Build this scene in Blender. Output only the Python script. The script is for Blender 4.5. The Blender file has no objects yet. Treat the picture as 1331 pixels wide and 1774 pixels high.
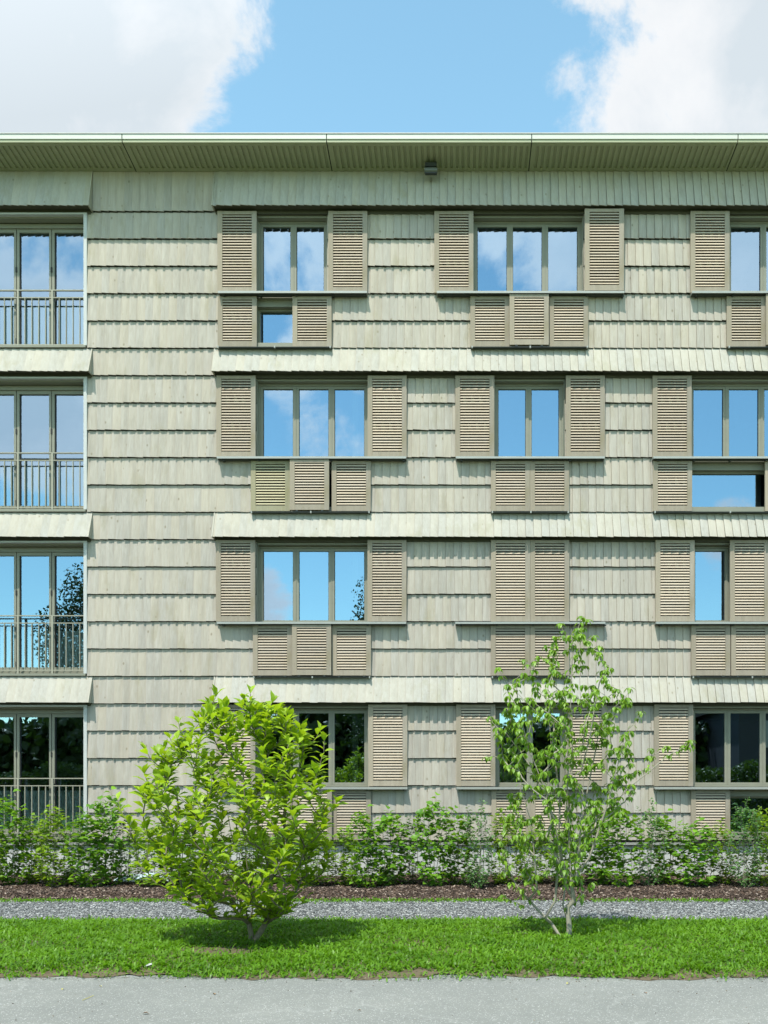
import bpy, math, random
import numpy as np
from mathutils import Vector
R = math.radians
random.seed(7)
rng = np.random.default_rng(11)
C = bpy.context.scene.collection

# ---------------------------------------------------------------- constants of the place
CAM_D = 16.0                     # camera to facade, metres
FLOOR = 2.834                    # storey height (six shingle courses)
COURSE = FLOOR / 6
Z0 = 0.70                        # underside of the lowest course
def wx(px, p=0.0):               # facade measure -> world X on a plane standing p in front of the wall
    return (px - 797) * 0.01 * (CAM_D - p) / CAM_D
def RZ(f): return 1.60 + FLOOR * f   # height of the shutter track on storey f

# ---------------------------------------------------------------- helpers
def tag(o, label=None, cat=None, group=None, kind=None):
    if label: o['label'] = label
    if cat: o['category'] = cat
    if group: o['group'] = group
    if kind: o['kind'] = kind
    return o
def empty(name, loc, label, cat, group=None):
    o = bpy.data.objects.new(name, None); C.objects.link(o)
    o.location = loc; o.empty_display_size = 0.2
    return tag(o, label, cat, group)
def link(name, me, parent=None):
    o = bpy.data.objects.new(name, me); C.objects.link(o)
    if parent is not None: o.parent = parent
    return o
class MB:
    def __init__(s): s.v = []; s.f = []; s.t = []; s.m = []
    def quad(s, a, b, c, d, t=0.5, m=0):
        n = len(s.v); s.v += [a, b, c, d]; s.f.append((n, n+1, n+2, n+3)); s.t.append(t); s.m.append(m)
    def hexa(s, p, t=0.5, m=0):      # 8 points: bottom ring 0-3, top ring 4-7 (counter-clockwise seen from above)
        n = len(s.v); s.v += list(p)
        for q in ((3,2,1,0),(4,5,6,7),(0,1,5,4),(1,2,6,5),(2,3,7,6),(3,0,4,7)):
            s.f.append(tuple(n+i for i in q)); s.t.append(t); s.m.append(m)
    def box(s, x0, x1, y0, y1, z0, z1, t=0.5, m=0):
        s.hexa([(x0,y0,z0),(x1,y0,z0),(x1,y1,z0),(x0,y1,z0),(x0,y0,z1),(x1,y0,z1),(x1,y1,z1),(x0,y1,z1)], t, m)
    def cyl(s, a, b, r, n=10, t=0.5, m=0, r2=None):
        a = Vector(a); b = Vector(b); d = (b-a).normalized(); r2 = r if r2 is None else r2
        u = d.orthogonal().normalized(); w = d.cross(u)
        k = len(s.v)
        for c, rr in ((a, r), (b, r2)):
            for i in range(n):
                q = 2*math.pi*i/n; s.v.append(tuple(c + (u*math.cos(q)+w*math.sin(q))*rr))
        for i in range(n):
            j = (i+1) % n; s.f.append((k+i, k+j, k+n+j, k+n+i)); s.t.append(t); s.m.append(m)
        s.f.append(tuple(k+i for i in reversed(range(n)))); s.t.append(t); s.m.append(m)
        s.f.append(tuple(k+n+i for i in range(n))); s.t.append(t); s.m.append(m)
    def mesh(s, name, mats):
        me = bpy.data.meshes.new(name); me.from_pydata([tuple(p) for p in s.v], [], s.f)
        for m in (mats if isinstance(mats, (list, tuple)) else [mats]): me.materials.append(m)
        me.polygons.foreach_set('material_index', s.m)
        at = me.attributes.new('tint', 'FLOAT', 'FACE'); at.data.foreach_set('value', s.t)
        me.update(); return me
    def build(s, name, mats, parent=None): return link(name, s.mesh(name, mats), parent)
def np_mesh(name, V, F, mat, tint=None, smooth=False):
    """V (n,3), F (m,k) equal sized faces, tint (m,)"""
    me = bpy.data.meshes.new(name)
    V = np.ascontiguousarray(V, dtype=np.float32); F = np.ascontiguousarray(F, dtype=np.int32)
    me.vertices.add(len(V)); me.vertices.foreach_set('co', V.ravel())
    me.loops.add(F.size); me.loops.foreach_set('vertex_index', F.ravel())
    me.polygons.add(len(F)); me.polygons.foreach_set('loop_start', np.arange(len(F), dtype=np.int32)*F.shape[1])
    me.update(calc_edges=True)
    if tint is not None:
        at = me.attributes.new('tint', 'FLOAT', 'FACE'); at.data.foreach_set('value', np.asarray(tint, dtype=np.float32))
    me.polygons.foreach_set('use_smooth', np.full(len(F), smooth))
    me.materials.append(mat); me.validate(); return me

# ---------------------------------------------------------------- materials
class NT:
    def __init__(s, name, disp=False):
        s.m = bpy.data.materials.new(name); s.m.use_nodes = True; s.t = s.m.node_tree; s.t.nodes.clear()
        s.out = s.t.nodes.new('ShaderNodeOutputMaterial')
    def n(s, typ, ins=None, **kw):
        nd = s.t.nodes.new('ShaderNode'+typ)
        for k, v in kw.items(): setattr(nd, k, v)
        for k, v in (ins or {}).items():
            if isinstance(v, bpy.types.NodeSocket): s.t.links.new(v, nd.inputs[k])
            else: nd.inputs[k].default_value = v
        return nd
    def math(s, op, a, b=0.0, c=0.0, clamp=False):
        nd = s.n('Math', {0: a, 1: b, 2: c}, operation=op); nd.use_clamp = clamp; return nd.outputs[0]
    def ramp(s, fac, stops):
        nd = s.n('ValToRGB', {'Fac': fac}); e = nd.color_ramp.elements
        while len(e) > 1: e.remove(e[-1])
        e[0].position = stops[0][0]; e[0].color = (*stops[0][1], 1)
        for p, c in stops[1:]:
            q = e.new(p); q.color = (*c, 1)
        return nd.outputs[0]
    def mix(s, f, a, b, typ='MIX'):
        nd = s.n('Mix', data_type='RGBA', blend_type=typ)
        for k, v in ((0, f), (6, a), (7, b)):
            if isinstance(v, bpy.types.NodeSocket): s.t.links.new(v, nd.inputs[k])
            else: nd.inputs[k].default_value = v if k == 0 else (*v, 1)
        return nd.outputs[2]
    def coords(s, sx=1, sy=1, sz=1, off=None):
        tc = s.n('TexCoord'); mp = s.n('Mapping', {'Vector': tc.outputs['Object'], 'Scale': (sx, sy, sz)})
        v = mp.outputs[0]
        if off is not None:
            v = s.n('VectorMath', {0: v, 1: off}, operation='ADD').outputs[0]
        return v
    def noise(s, vec, scale, detail=4, rough=0.55, dist=0.0):
        return s.n('TexNoise', {'Vector': vec, 'Scale': scale, 'Detail': detail, 'Roughness': rough, 'Distortion': dist}).outputs['Fac']
    def bump(s, h, strength, dist=0.01):
        return s.n('Bump', {'Height': h, 'Strength': strength, 'Distance': dist}).outputs[0]
    def done(s, shader): s.t.links.new(shader, s.out.inputs['Surface']); return s.m
    def pbsdf(s, col, rough=0.6, normal=None, spec=0.3, metal=0.0):
        nd = s.n('BsdfPrincipled', {'Base Color': col if isinstance(col, bpy.types.NodeSocket) else (*col, 1), 'Roughness': rough, 'Metallic': metal, 'Specular IOR Level': spec})
        if normal is not None: s.t.links.new(normal, nd.inputs['Normal'])
        return nd.outputs[0]

def wood_mat(name, c0, c1, knots=1.0, along_z=True, obj_random=False, var=0.16, grime=0.0):
    t = NT(name)
    ti = t.n('Attribute', attribute_name='tint').outputs['Fac']
    off = t.n('CombineXYZ', {0: t.math('MULTIPLY', ti, 37.0), 1: t.math('MULTIPLY', ti, 11.0), 2: t.math('MULTIPLY', ti, 91.0)}).outputs[0]
    if obj_random:
        rd = t.n('ObjectInfo').outputs['Random']
        off = t.n('VectorMath', {0: off, 1: t.n('CombineXYZ', {0: t.math('MULTIPLY', rd, 63.0), 2: t.math('MULTIPLY', rd, 45.0)}).outputs[0]}, operation='ADD').outputs[0]
    v = t.coords(1, 1, 0.09, off) if along_z else t.coords(0.09, 1, 1, off)
    g = t.noise(v, 38, 6, 0.6, 0.6)
    g2 = t.noise(v, 9, 3, 0.5, 0.4)
    f = t.math('ADD', t.math('MULTIPLY', g, 0.55), t.math('MULTIPLY', g2, 0.45))
    f = t.math('MULTIPLY_ADD', t.math('SUBTRACT', f, 0.5), 2.2, 0.5, clamp=True)
    col = t.mix(f, c0, c1)
    # board to board tone
    hue = t.n('TexWhiteNoise', {'W': t.math('MULTIPLY', ti, 917.0)}, noise_dimensions='1D').outputs['Value']
    col = t.mix(t.math('MULTIPLY', hue, 0.45), col, tuple(x*y for x, y in zip(c0, (1.0, 0.93, 0.80))))
    val = t.math('MULTIPLY_ADD', t.math('SUBTRACT', hue, 0.5), var, 1.0)
    if obj_random: val = t.math('MULTIPLY', val, t.math('MULTIPLY_ADD', t.math('SUBTRACT', rd, 0.5), 0.20, 1.0))
    # large soft weathering
    big = t.noise(t.coords(1, 1, 1), 0.55, 4, 0.6)
    val = t.math('MULTIPLY', val, t.math('MULTIPLY_ADD', t.math('SUBTRACT', big, 0.5), 0.35, 1.0))
    if along_z:
        sk = t.noise(t.coords(1, 1, .10), 7.5, 5, .65)
        val = t.math('MULTIPLY', val, t.n('MapRange', {0: sk, 1: .50, 2: .72, 3: 1.0, 4: .86}).outputs[0])
    vm = t.n('CombineColor', {0: val, 1: val, 2: val}).outputs[0]
    col = t.mix(1.0, col, vm, 'MULTIPLY')
    # knots
    kv = t.coords(1, 1, 0.62, off)
    vo = t.n('TexVoronoi', {'Vector': kv, 'Scale': 7.5, 'Randomness': 1.0})
    d = vo.outputs['Distance']
    sel = t.math('GREATER_THAN', t.n('SeparateColor', {0: vo.outputs['Color']}).outputs[0], 0.55)
    kn = t.math('MULTIPLY', t.n('MapRange', {0: d, 1: 0.06, 2: 0.15, 3: 1.0, 4: 0.0}).outputs[0], sel)
    col = t.mix(t.math('MULTIPLY', kn, 0.70*knots), col, (0.17, 0.14, 0.085))
    gr = t.noise(t.coords(1, 1, 0.35), 2.6, 5, 0.65)
    gm = t.n('MapRange', {0: gr, 1: 0.56, 2: 0.74, 3: 0.0, 4: 0.7 + grime}).outputs[0]
    col = t.mix(gm, col, tuple(x*y for x, y in zip(c0, (0.86, 0.84, 0.66))))
    bp = t.bump(t.math('ADD', g, t.math('MULTIPLY', kn, 0.5)), 0.25, 0.004)
    return t.done(t.pbsdf(col, 0.78, bp, 0.2))
def plain_mat(name, col, rough=0.5, spec=0.4, metal=0.0, nscale=6, namt=0.12):
    t = NT(name); n = t.noise(t.coords(), nscale, 5, 0.6)
    v = t.math('MULTIPLY_ADD', t.math('SUBTRACT', n, 0.5), namt*2, 1.0)
    c = t.mix(1.0, col, t.n('CombineColor', {0: v, 1: v, 2: v}).outputs[0], 'MULTIPLY')
    return t.done(t.pbsdf(c, rough, t.bump(n, 0.08, 0.003), spec, metal))

M = {}
M['clad'] = wood_mat('weathered_wood_cladding', (0.300, 0.270, 0.220), (0.445, 0.412, 0.358), var=0.22)
M['skirt'] = wood_mat('weathered_wood_skirt', (0.315, 0.298, 0.248), (0.415, 0.402, 0.352), knots=0.8)
M['shut'] = wood_mat('shutter_wood', (0.245, 0.210, 0.160), (0.335, 0.292, 0.232), knots=0.3, obj_random=True, var=0.12)
M['shut_stained'] = wood_mat('stained_shutter_wood', (0.255, 0.232, 0.150), (0.345, 0.320, 0.218), knots=0.3, obj_random=True, var=0.12)
M['slat'] = wood_mat('shutter_slat_wood', (0.325, 0.268, 0.200), (0.45, 0.385, 0.300), knots=0.1, along_z=False, obj_random=True, var=0.12)
M['slat_stained'] = wood_mat('stained_slat_wood', (0.335, 0.295, 0.185), (0.455, 0.415, 0.275), knots=0.1, along_z=False, obj_random=True, var=0.12)
M['frame'] = plain_mat('window_frame_paint', (0.20, 0.195, 0.145), 0.45, 0.4)
M['underside'] = plain_mat('shade_painted_underside_board', (0.075, 0.072, 0.050), 0.8, 0.2)  # dark colour paints the recess shade below the skirts into these boards
M['rail'] = plain_mat('galvanised_track', (0.30, 0.30, 0.265), 0.4, 0.5, 0.2)
M['railing'] = plain_mat('railing_paint', (0.27, 0.255, 0.19), 0.45, 0.4)
M['trim'] = plain_mat('pale_trim', (0.42, 0.42, 0.39), 0.5, 0.4)
M['soffit'] = plain_mat('soffit_sheet', (0.30, 0.31, 0.19), 0.5, 0.35, nscale=3)
M['fascia'] = plain_mat('fascia_sheet', (0.50, 0.50, 0.43), 0.45, 0.4, nscale=3, namt=0.05)
M['dark'] = plain_mat('dark_metal', (0.025, 0.028, 0.022), 0.4, 0.5)
M['lampgrey'] = plain_mat('lamp_housing', (0.10, 0.105, 0.085), 0.4, 0.5)
M['backing'] = plain_mat('backing_board', (0.05, 0.05, 0.04), 0.9, 0.1)
M['interior'] = plain_mat('interior_plaster', (0.18, 0.185, 0.165), 0.9, 0.1)
M['gasket_gapshade'] = plain_mat('rubber_gasket_and_gap_shade', (0.02, 0.02, 0.018), 0.6, 0.3)
M['plinth'] = plain_mat('plinth_board', (0.44, 0.44, 0.41), 0.85, 0.2, nscale=9, namt=0.12)
M['roof'] = plain_mat('roof_sheet', (0.30, 0.30, 0.28), 0.6, 0.3)
def glass_mat(tc=(0.52, 0.62, 0.58)):
    t = NT('coated_glass')
    n = t.noise(t.coords(), 1.1, 1, 0.4)
    bp = t.bump(n, 0.05, 0.02)
    gl = t.n('BsdfGlossy', {'Color': (0.55, 0.75, 0.93, 1), 'Roughness': 0.004, 'Normal': bp}).outputs[0]
    tr = t.n('BsdfTransparent', {'Color': (*tc, 1)}).outputs[0]
    fr = t.n('Fresnel', {'IOR': 1.5}).outputs[0]
    fac = t.math('MULTIPLY_ADD', fr, 1.0, GLASS_REF, clamp=True)
    return t.done(t.n('MixShader', {0: fac, 1: tr, 2: gl}).outputs[0])
GLASS_REF = 0.37
M['glass'] = glass_mat()
GLASS_REF = 0.33
M['door_glass'] = glass_mat((0.80, 0.90, 0.87))
def curtain_mat():
    t = NT('sheer_curtain'); n = t.noise(t.coords(1, 1, 0.05), 30, 2)
    c = t.mix(n, (0.62, 0.68, 0.68), (0.85, 0.88, 0.86))
    a = t.n('BsdfDiffuse', {'Color': c}).outputs[0]; b = t.n('BsdfTranslucent', {'Color': c}).outputs[0]
    return t.done(t.n('MixShader', {0: 0.35, 1: a, 2: b}).outputs[0])
M['curtain'] = curtain_mat()
def leaf_mat(name, dark, light, trans, tfac=0.4, gloss=0.35):
    t = NT(name); ti = t.n('Attribute', attribute_name='tint').outputs['Fac']
    n = t.noise(t.coords(), 14, 2)
    c = t.mix(t.math('ADD', t.math('MULTIPLY', ti, 0.8), t.math('MULTIPLY', n, 0.2)), dark, light)
    a = t.pbsdf(c, 0.42, None, gloss)
    b = t.n('BsdfTranslucent', {'Color': t.mix(ti, tuple(x*0.7 for x in trans), trans)}).outputs[0]
    return t.done(t.n('MixShader', {0: tfac, 1: a, 2: b}).outputs[0])
M['magnolia'] = leaf_mat('magnolia_leaf', (0.055, 0.14, 0.008), (0.37, 0.52, 0.03), (0.46, 0.66, 0.015), 0.42)
M['dogwood'] = leaf_mat('dogwood_leaf', (0.07, 0.17, 0.012), (0.23, 0.38, 0.035), (0.31, 0.52, 0.02), 0.36)
M['hazel'] = leaf_mat('hazel_leaf', (0.05, 0.15, 0.012), (0.20, 0.39, 0.03), (0.29, 0.54, 0.02), 0.35)
M['hornbeam'] = leaf_mat('hornbeam_leaf', (0.07, 0.17, 0.012), (0.27, 0.42, 0.03), (0.36, 0.56, 0.02), 0.38)
M['rose'] = leaf_mat('briar_leaf', (0.04, 0.11, 0.03), (0.13, 0.26, 0.06), (0.16, 0.34, 0.04), 0.32)
M['grass'] = leaf_mat('lawn_blade', (0.032, 0.105, 0.006), (0.155, 0.31, 0.018), (0.21, 0.47, 0.010), 0.35, 0.25)
M['farleaf'] = leaf_mat('far_leaf', (0.02, 0.045, 0.01), (0.05, 0.09, 0.02), (0.05, 0.10, 0.01), 0.25)
M['roadleaf'] = leaf_mat('roadside_leaf', (0.025, 0.06, 0.008), (0.07, 0.12, 0.015), (0.09, 0.17, 0.01), 0.3)
M['bark'] = plain_mat('grey_bark', (0.15, 0.13, 0.085), 0.85, 0.2, nscale=40, namt=0.4)
M['palebark'] = plain_mat('pale_bark', (0.27, 0.25, 0.19), 0.8, 0.2, nscale=35, namt=0.35)
M['twig'] = plain_mat('hedge_twig', (0.22, 0.20, 0.14), 0.85, 0.2, nscale=30, namt=0.4)

# ---------------------------------------------------------------- building
B = empty('apartment_building', (0, 0, 0), 'four storey apartment building clad in pale weathered wood shingles with sliding louvred shutters', 'apartment building')
XL, XR = -13.5, 11.5
SK_L, SK_R = wx(160), wx(374)          # skirts end / start here
DO_R, DO_L = wx(153), wx(153) - 3.13   # tall door opening on the left
WIN = {   # storey: list of (x0px, x1px, panes) outer frame edges, at the frame plane
    3: [(448, 570, 2), (819, 1009, 3), (1258, 1448, 3)],
    2: [(448, 640, 3), (855, 977, 2), (1193, 1384, 3)],
    1: [(448, 640, 3), (855, 977, 2), (1196, 1386, 3)],
    0: [(448, 640, 3), (857, 979, 2), (1196, 1386, 3)]}
FP = 0.15                              # window frame sits this far behind the wall face
def opening(w): return (wx(w[0], -FP), wx(w[1], -FP))
openings = {f: [opening(w) for w in WIN[f]] + [(DO_L, DO_R)] for f in range(4)}

# backing wall with real openings
def holes_wall():
    xs = sorted({XL, XR} | {v for f in openings for o in openings[f] for v in o})
    zs = [0.0]
    for f in range(4): zs += [Z0 + FLOOR*f, Z0 + FLOOR*f + 5*COURSE]
    zs.append(12.25)
    def solid(i, j):
        if i < 0 or j < 0 or i >= len(xs)-1 or j >= len(zs)-1: return None
        if j % 2 == 0: return True
        f = (j-1)//2; xm = (xs[i]+xs[i+1])/2
        return not any(a < xm < b for a, b in openings[f])
    b = MB(); y0, y1 = 0.0, 0.30
    for i in range(len(xs)-1):
        for j in range(len(zs)-1):
            if not solid(i, j): continue
            a, c, d, e = xs[i], xs[i+1], zs[j], zs[j+1]
            b.quad((a,y0,d),(c,y0,d),(c,y0,e),(a,y0,e)); b.quad((c,y1,d),(a,y1,d),(a,y1,e),(c,y1,e), m=1)
            if solid(i-1, j) is not True: b.quad((a,y1,d),(a,y0,d),(a,y0,e),(a,y1,e), m=2)
            if solid(i+1, j) is not True: b.quad((c,y0,d),(c,y1,d),(c,y1,e),(c,y0,e), m=2)
            if solid(i, j-1) is not True: b.quad((a,y0,d),(a,y1,d),(c,y1,d),(c,y0,d), m=2)
            if solid(i, j+1) is not True: b.quad((a,y0,e),(c,y0,e),(c,y1,e),(a,y1,e), m=2)
    return b
holes_wall().build('wall', [M['backing'], M['interior'], M['frame']], B)
# rooms behind: slabs, back wall, party walls
rb = MB()
for f in range(5):
    z = 0.42 + FLOOR*f
    rb.box(XL+0.02, XR-0.02, 0.32, 5.0, z-0.12, z+0.08)
rb.box(XL, XR, 5.0, 5.2, 0.0, 12.3)
for x in (XL+0.1, -5.2, -1.9, 2.9, 7.0, XR-0.2): rb.box(x, x+0.1, 0.31, 5.0, 0.0, 12.2)
rb.build('interior', M['interior'], B)

# --- shingle boards
PITCH = 0.1365
def board(b, x0, x1, zt, zb, yt, yb, dl=0.020, th=0.016, u=None, dz=0.0):
    """one lapped board: left edge stands proud of the right edge by dl"""
    t = random.random(); j = random.uniform(-0.002, 0.002)
    zb2 = zb + dz
    b.hexa([(x0, yb-dl+j, zb2), (x1, yb+j, zb2), (x1, yb+j+th, zb2), (x0, yb-dl+j+th, zb2),
            (x0, yt-dl*0.6, zt), (x1, yt, zt), (x1, yt+th, zt), (x0, yt-dl*0.6+th, zt)], t)
def course(b, xa, xb, zb, zt, yt=-0.019, yb=-0.050, phase=0.0, dl=0.020, u=None):
    n0 = math.floor((xa - phase)/PITCH)
    x = phase + n0*PITCH
    while x < xb - 1e-4:
        a, c = max(x, xa), min(x + PITCH - 0.002, xb)
        if c - a > 0.015:
            full = (c-a)/PITCH
            board(b, a, c, zt, zb, yt, yb, dl*full, dz=random.uniform(-0.004, 0.004))
        x += PITCH
clad = MB()
for k in range(24):
    f, r = divmod(k, 6)
    zb = Z0 + COURSE*k; zt = zb + COURSE - 0.012
    ph = random.uniform(0, PITCH)
    if k == 23: zt = 12.26
    if r < 5:
        ops = sorted(openings[f]); x = XL
        for a, c in ops + [(XR, XR)]:
            if a - x > 0.02: course(clad, x, a - (0.0 if a != DO_L else 0.06), zb, zt, phase=ph)
            x = c
    else:
        course(clad, SK_L, SK_R, zb, zt, phase=ph)
clad.build('wall_cladding', M['clad'], B)
# --- flared skirts over every storey
for f in range(4):
    zb = Z0 + COURSE*(6*f+5); zt = zb + COURSE - 0.010
    if f == 3: zt = 12.26
    for xa, xb, ea, eb in ((XL, SK_L, False, True), (SK_R, XR, True, False)):
        s = MB(); course(s, xa, xb, zb, zt, yt=-0.03, yb=-0.205, phase=random.uniform(0, PITCH), dl=0.024)
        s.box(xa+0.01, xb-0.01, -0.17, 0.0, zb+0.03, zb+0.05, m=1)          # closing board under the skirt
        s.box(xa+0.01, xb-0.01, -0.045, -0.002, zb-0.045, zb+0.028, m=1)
        for on, x, sg in ((ea, xa, -1), (eb, xb, 1)):
            if on:
                q = [(x, 0.0, zb-0.002), (x, -0.222, zb-0.002), (x, -0.045, zt), (x, 0.0, zt)]
                x2 = x + sg*0.02
                p = [(x2, y, z) for _, y, z in q]
                s.quad(*(p if sg > 0 else p[::-1])); s.quad(*(q[::-1] if sg > 0 else q))
                for i in range(4):
                    j = (i+1) % 4; s.quad(q[i], q[j], p[j], p[i])
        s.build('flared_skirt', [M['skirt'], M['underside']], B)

# --- plinth and flashing
p = MB(); x = XL
while x < XR:
    p.box(x, x+0.128, -0.052 - random.uniform(0, .004), 0.0, -0.2, 0.60, t=random.random()); x += 0.142
p.box(XL, XR, -0.03, -0.002, -0.2, 0.598)
p.build('plinth', M['plinth'], B)
p = MB(); p.box(XL, XR, -0.10, -0.001, 0.615, 0.655); p.build('base_flashing', M['rail'], B)

# --- eaves
EV = 0.69
roof = MB(); roof.box(XL, XR, -EV+0.03, 6.0, 12.36, 12.42); roof.build('roof', M['roof'], B)
seams = [237-340*2, 237-340, 237, 576, 916, 1258, 1598, 1938]
for a, c in zip(seams[:-1], seams[1:]):
    xa, xc = max(wx(a), XL)+0.008, min(wx(c), XR)-0.008
    if xc - xa < 0.3: continue
    s = MB()
    def zs(y): return 12.262 + (-y)/EV*0.048        # soffit rises slightly to the front
    y0, y1 = -0.012, -EV+0.035
    ya, yb = -0.10, -EV+0.085                       # ribbed field
    s.quad((xa,y0,zs(y0)),(xa,ya,zs(ya)),(xc,ya,zs(ya)),(xc,y0,zs(y0)))
    s.quad((xa,yb,zs(yb)),(xa,y1,zs(y1)),(xc,y1,zs(y1)),(xc,yb,zs(yb)))
    n = int((xc-xa-0.06)/0.0965); st = (xc-xa-0.06)/n; xx = xa+0.03
    s.quad((xa,ya,zs(ya)),(xa,yb,zs(yb)),(xx,yb,zs(yb)),(xx,ya,zs(ya)))
    s.quad((xc-0.03,ya,zs(ya)),(xc-0.03,yb,zs(yb)),(xc,yb,zs(yb)),(xc,ya,zs(ya)))
    dp = 0.022
    for i in range(n):
        a0 = xx+i*st; a1 = a0+st*0.52; a2 = a0+st*0.60; a3 = a0+st*0.92; a4 = a0+st
        pr = [(a0,0),(a1,0),(a2,dp),(a3,dp),(a4,0)]
        for (p0,h0),(p1,h1) in zip(pr[:-1], pr[1:]):
            s.quad((p0,ya,zs(ya)+h0),(p0,yb,zs(yb)+h0),(p1,yb,zs(yb)+h1),(p1,ya,zs(ya)+h1))
        for yy, fl in ((ya, 1), (yb, 0)):
            q = [(a1,yy,zs(yy)),(a2,yy,zs(yy)+dp),(a3,yy,zs(yy)+dp),(a4,yy,zs(yy))]
            s.quad(*(q if fl else q[::-1]))
    s.build('soffit_panel', M['soffit'], B)
    g = MB(); g.box(xa, xc, -EV, -EV+0.03, 12.305, 12.352, m=1); g.box(xa, xc, -EV-0.012, -EV+0.03, 12.354, 12.432)
    g.box(xa, xc, -EV+0.03, -EV+0.034, 12.30, 12.36, m=1)
    g.build('fascia', [M['fascia'], M['soffit']], B)
s = MB(); s.box(XL, XR, -EV+0.035, 6, 12.345, 12.358); s.build('soffit_void', M['gasket_gapshade'], B)
s = MB(); s.box(XL, XR, -EV-0.022, -EV+0.05, 12.436, 12.452); s.build('drip_edge', M['trim'], B)

# --- shutters
SW = 0.672
def shutter_meshes(h, name):
    fr = MB(); w = 0.082
    T = 0.042
    fr.box(0, w, 0, T, 0, h, t=.2); fr.box(SW-w, SW, 0, T, 0, h, t=.7)
    fr.box(w, SW-w, 0.002, T-0.002, h-0.055, h-0.0015, t=.4); fr.box(w, SW-w, 0.002, T-0.002, 0.0015, 0.095, t=.9)
    fr.box(0.10, 0.14, 0.008, 0.034, -0.022, -0.001, t=.5, m=1); fr.box(SW-0.14, SW-0.10, 0.008, 0.034, -0.022, -0.001, m=1)
    sl = MB(); z = 0.102; top = h-0.060; n = int(round((top-z)/0.0475)); st = (top-z)/n
    for i in range(n):
        a = z+i*st+0.012; b = a+st*0.57; up = 0.007; yf = 0.004; yb = 0.038
        x0, x1 = w+0.0015, SW-w-0.0015
        j = random.uniform(-0.0008, 0.0008)
        sl.hexa([(x0,yf+j,a),(x1,yf+j,a),(x1,yb,a+up),(x0,yb,a+up),(x0,yf+0.012+j,b),(x1,yf+0.012+j,b),(x1,yb,b+up),(x0,yb,b+up)], random.random())
    sl.box(w+0.002, SW-w-0.002, 0.0392, 0.0408, 0.097, h-0.057, m=1)  # added dark sheet behind the slats, paints the gaps as deep shade
    return fr.mesh(name, [M['shut'], M['dark']]), sl.mesh('louvre_slats', [M['slat'], M['gasket_gapshade']])
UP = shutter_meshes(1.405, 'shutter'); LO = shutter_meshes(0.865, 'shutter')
def shutter(px, f, upper, front=False, label=None):
    p = 0.165 if front else 0.098           # front or rear track
    me, sl = UP if upper else LO
    o = link('shutter', me, B); o.location = (wx(px, p)+random.uniform(-.003, .003), -p, RZ(f) + (0.030 if upper else -0.900))
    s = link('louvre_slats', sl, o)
    if label:
        tag(o, label)
        o.material_slots[0].link = 'OBJECT'; o.material_slots[0].material = M['shut_stained']; s.material_slots[0].link = 'OBJECT'; s.material_slots[0].material = M['slat_stained']
def track(f, x0, x1, lo0, lo1):
    b = MB(); z = RZ(f); p = 0.17
    a, c = wx(x0, p), wx(x1, p)
    b.box(a, c, -0.185, -0.03, z-0.018, z-0.002); b.box(a, c, -0.188, -0.182, z-0.026, z+0.010)
    b.box(a+.01, c-.01, -0.150, -0.06, z-0.030, z-0.0185, m=1)
    b.box(a, c, -0.115, -0.110, z-0.002, z+0.014)
    x = a+0.08
    while x < c:
        b.box(x, x+0.035, -0.14, -0.048, z-0.046, z-0.031, m=1); x += 0.62
    b.build('shutter_track', [M['rail'], M['dark']], B)
    b = MB(); a, c = wx(lo0, .1), wx(lo1, .1); z -= 0.93
    b.box(a, c, -0.15, -0.02, z-0.006, z+0.004, m=1); b.box(a, c, -0.06, -0.02, z-0.02, z-0.007)
    for x in (a+0.01, (a+c)/2, c-0.03): b.box(x, x+0.022, -0.165, -0.13, z-0.022, z+0.012)
    b.build('lower_track', [M['rail'], M['dark']], B)
# storey 3 (top)
for x, fr in ((377,0),(569,0),(753,0),(1013.5,1),(1197,0),(1452,0)): shutter(x, 3, True, fr)
for x, fr in ((377,0),(507,0),(815.5,0),(883.5,1),(952,0),(1260,0),(1328,1),(1396,0)): shutter(x, 3, False, fr)
track(3, 378, 636, 377, 575); track(3, 757, 1082, 816, 1019); track(3, 1199, 1530, 1260, 1464)
for x, fr in ((375,0),(637,0),(789,0),(981,0),(1131,0),(1388,0)): shutter(x, 2, True, fr)
for x, fr, l in ((434.5,0,'yellowish green stained shutter'),(502,1,None),(574.5,0,None),(851,0,None),(918.8,0,None),(1132,0,None),(1326,0,None)): shutter(x, 2, False, fr, l)
track(2, 376, 704, 435, 642); track(2, 790, 1048, 851, 986); track(2, 1132, 1470, 1132, 1394)
for x, fr in ((374.5,0),(637,0),(851,0),(919,0),(1136,0),(1265.5,0)): shutter(x, 1, True, fr)
for x, fr in ((438.5,0),(506,1),(575,0),(851,0),(919,0),(1198,0),(1267,0),(1336,0)): shutter(x, 1, False, fr)
track(1, 376, 704, 439, 643); track(1, 789, 1049, 851, 986); track(1, 1137, 1470, 1198, 1404)
for x, fr in ((374.5,0),(638,0),(790.5,0),(984,0),(1134,0),(1388,0)): shutter(x, 0, True, fr)
for x, fr in ((438.5,0),(507,1),(575,0),(852,0),(919.5,0),(1198,0),(1400,0)): shutter(x, 0, False, fr)
track(0, 376, 706, 439, 643); track(0, 791, 1051, 852, 987); track(0, 1135, 1470, 1198, 1468)

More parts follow.
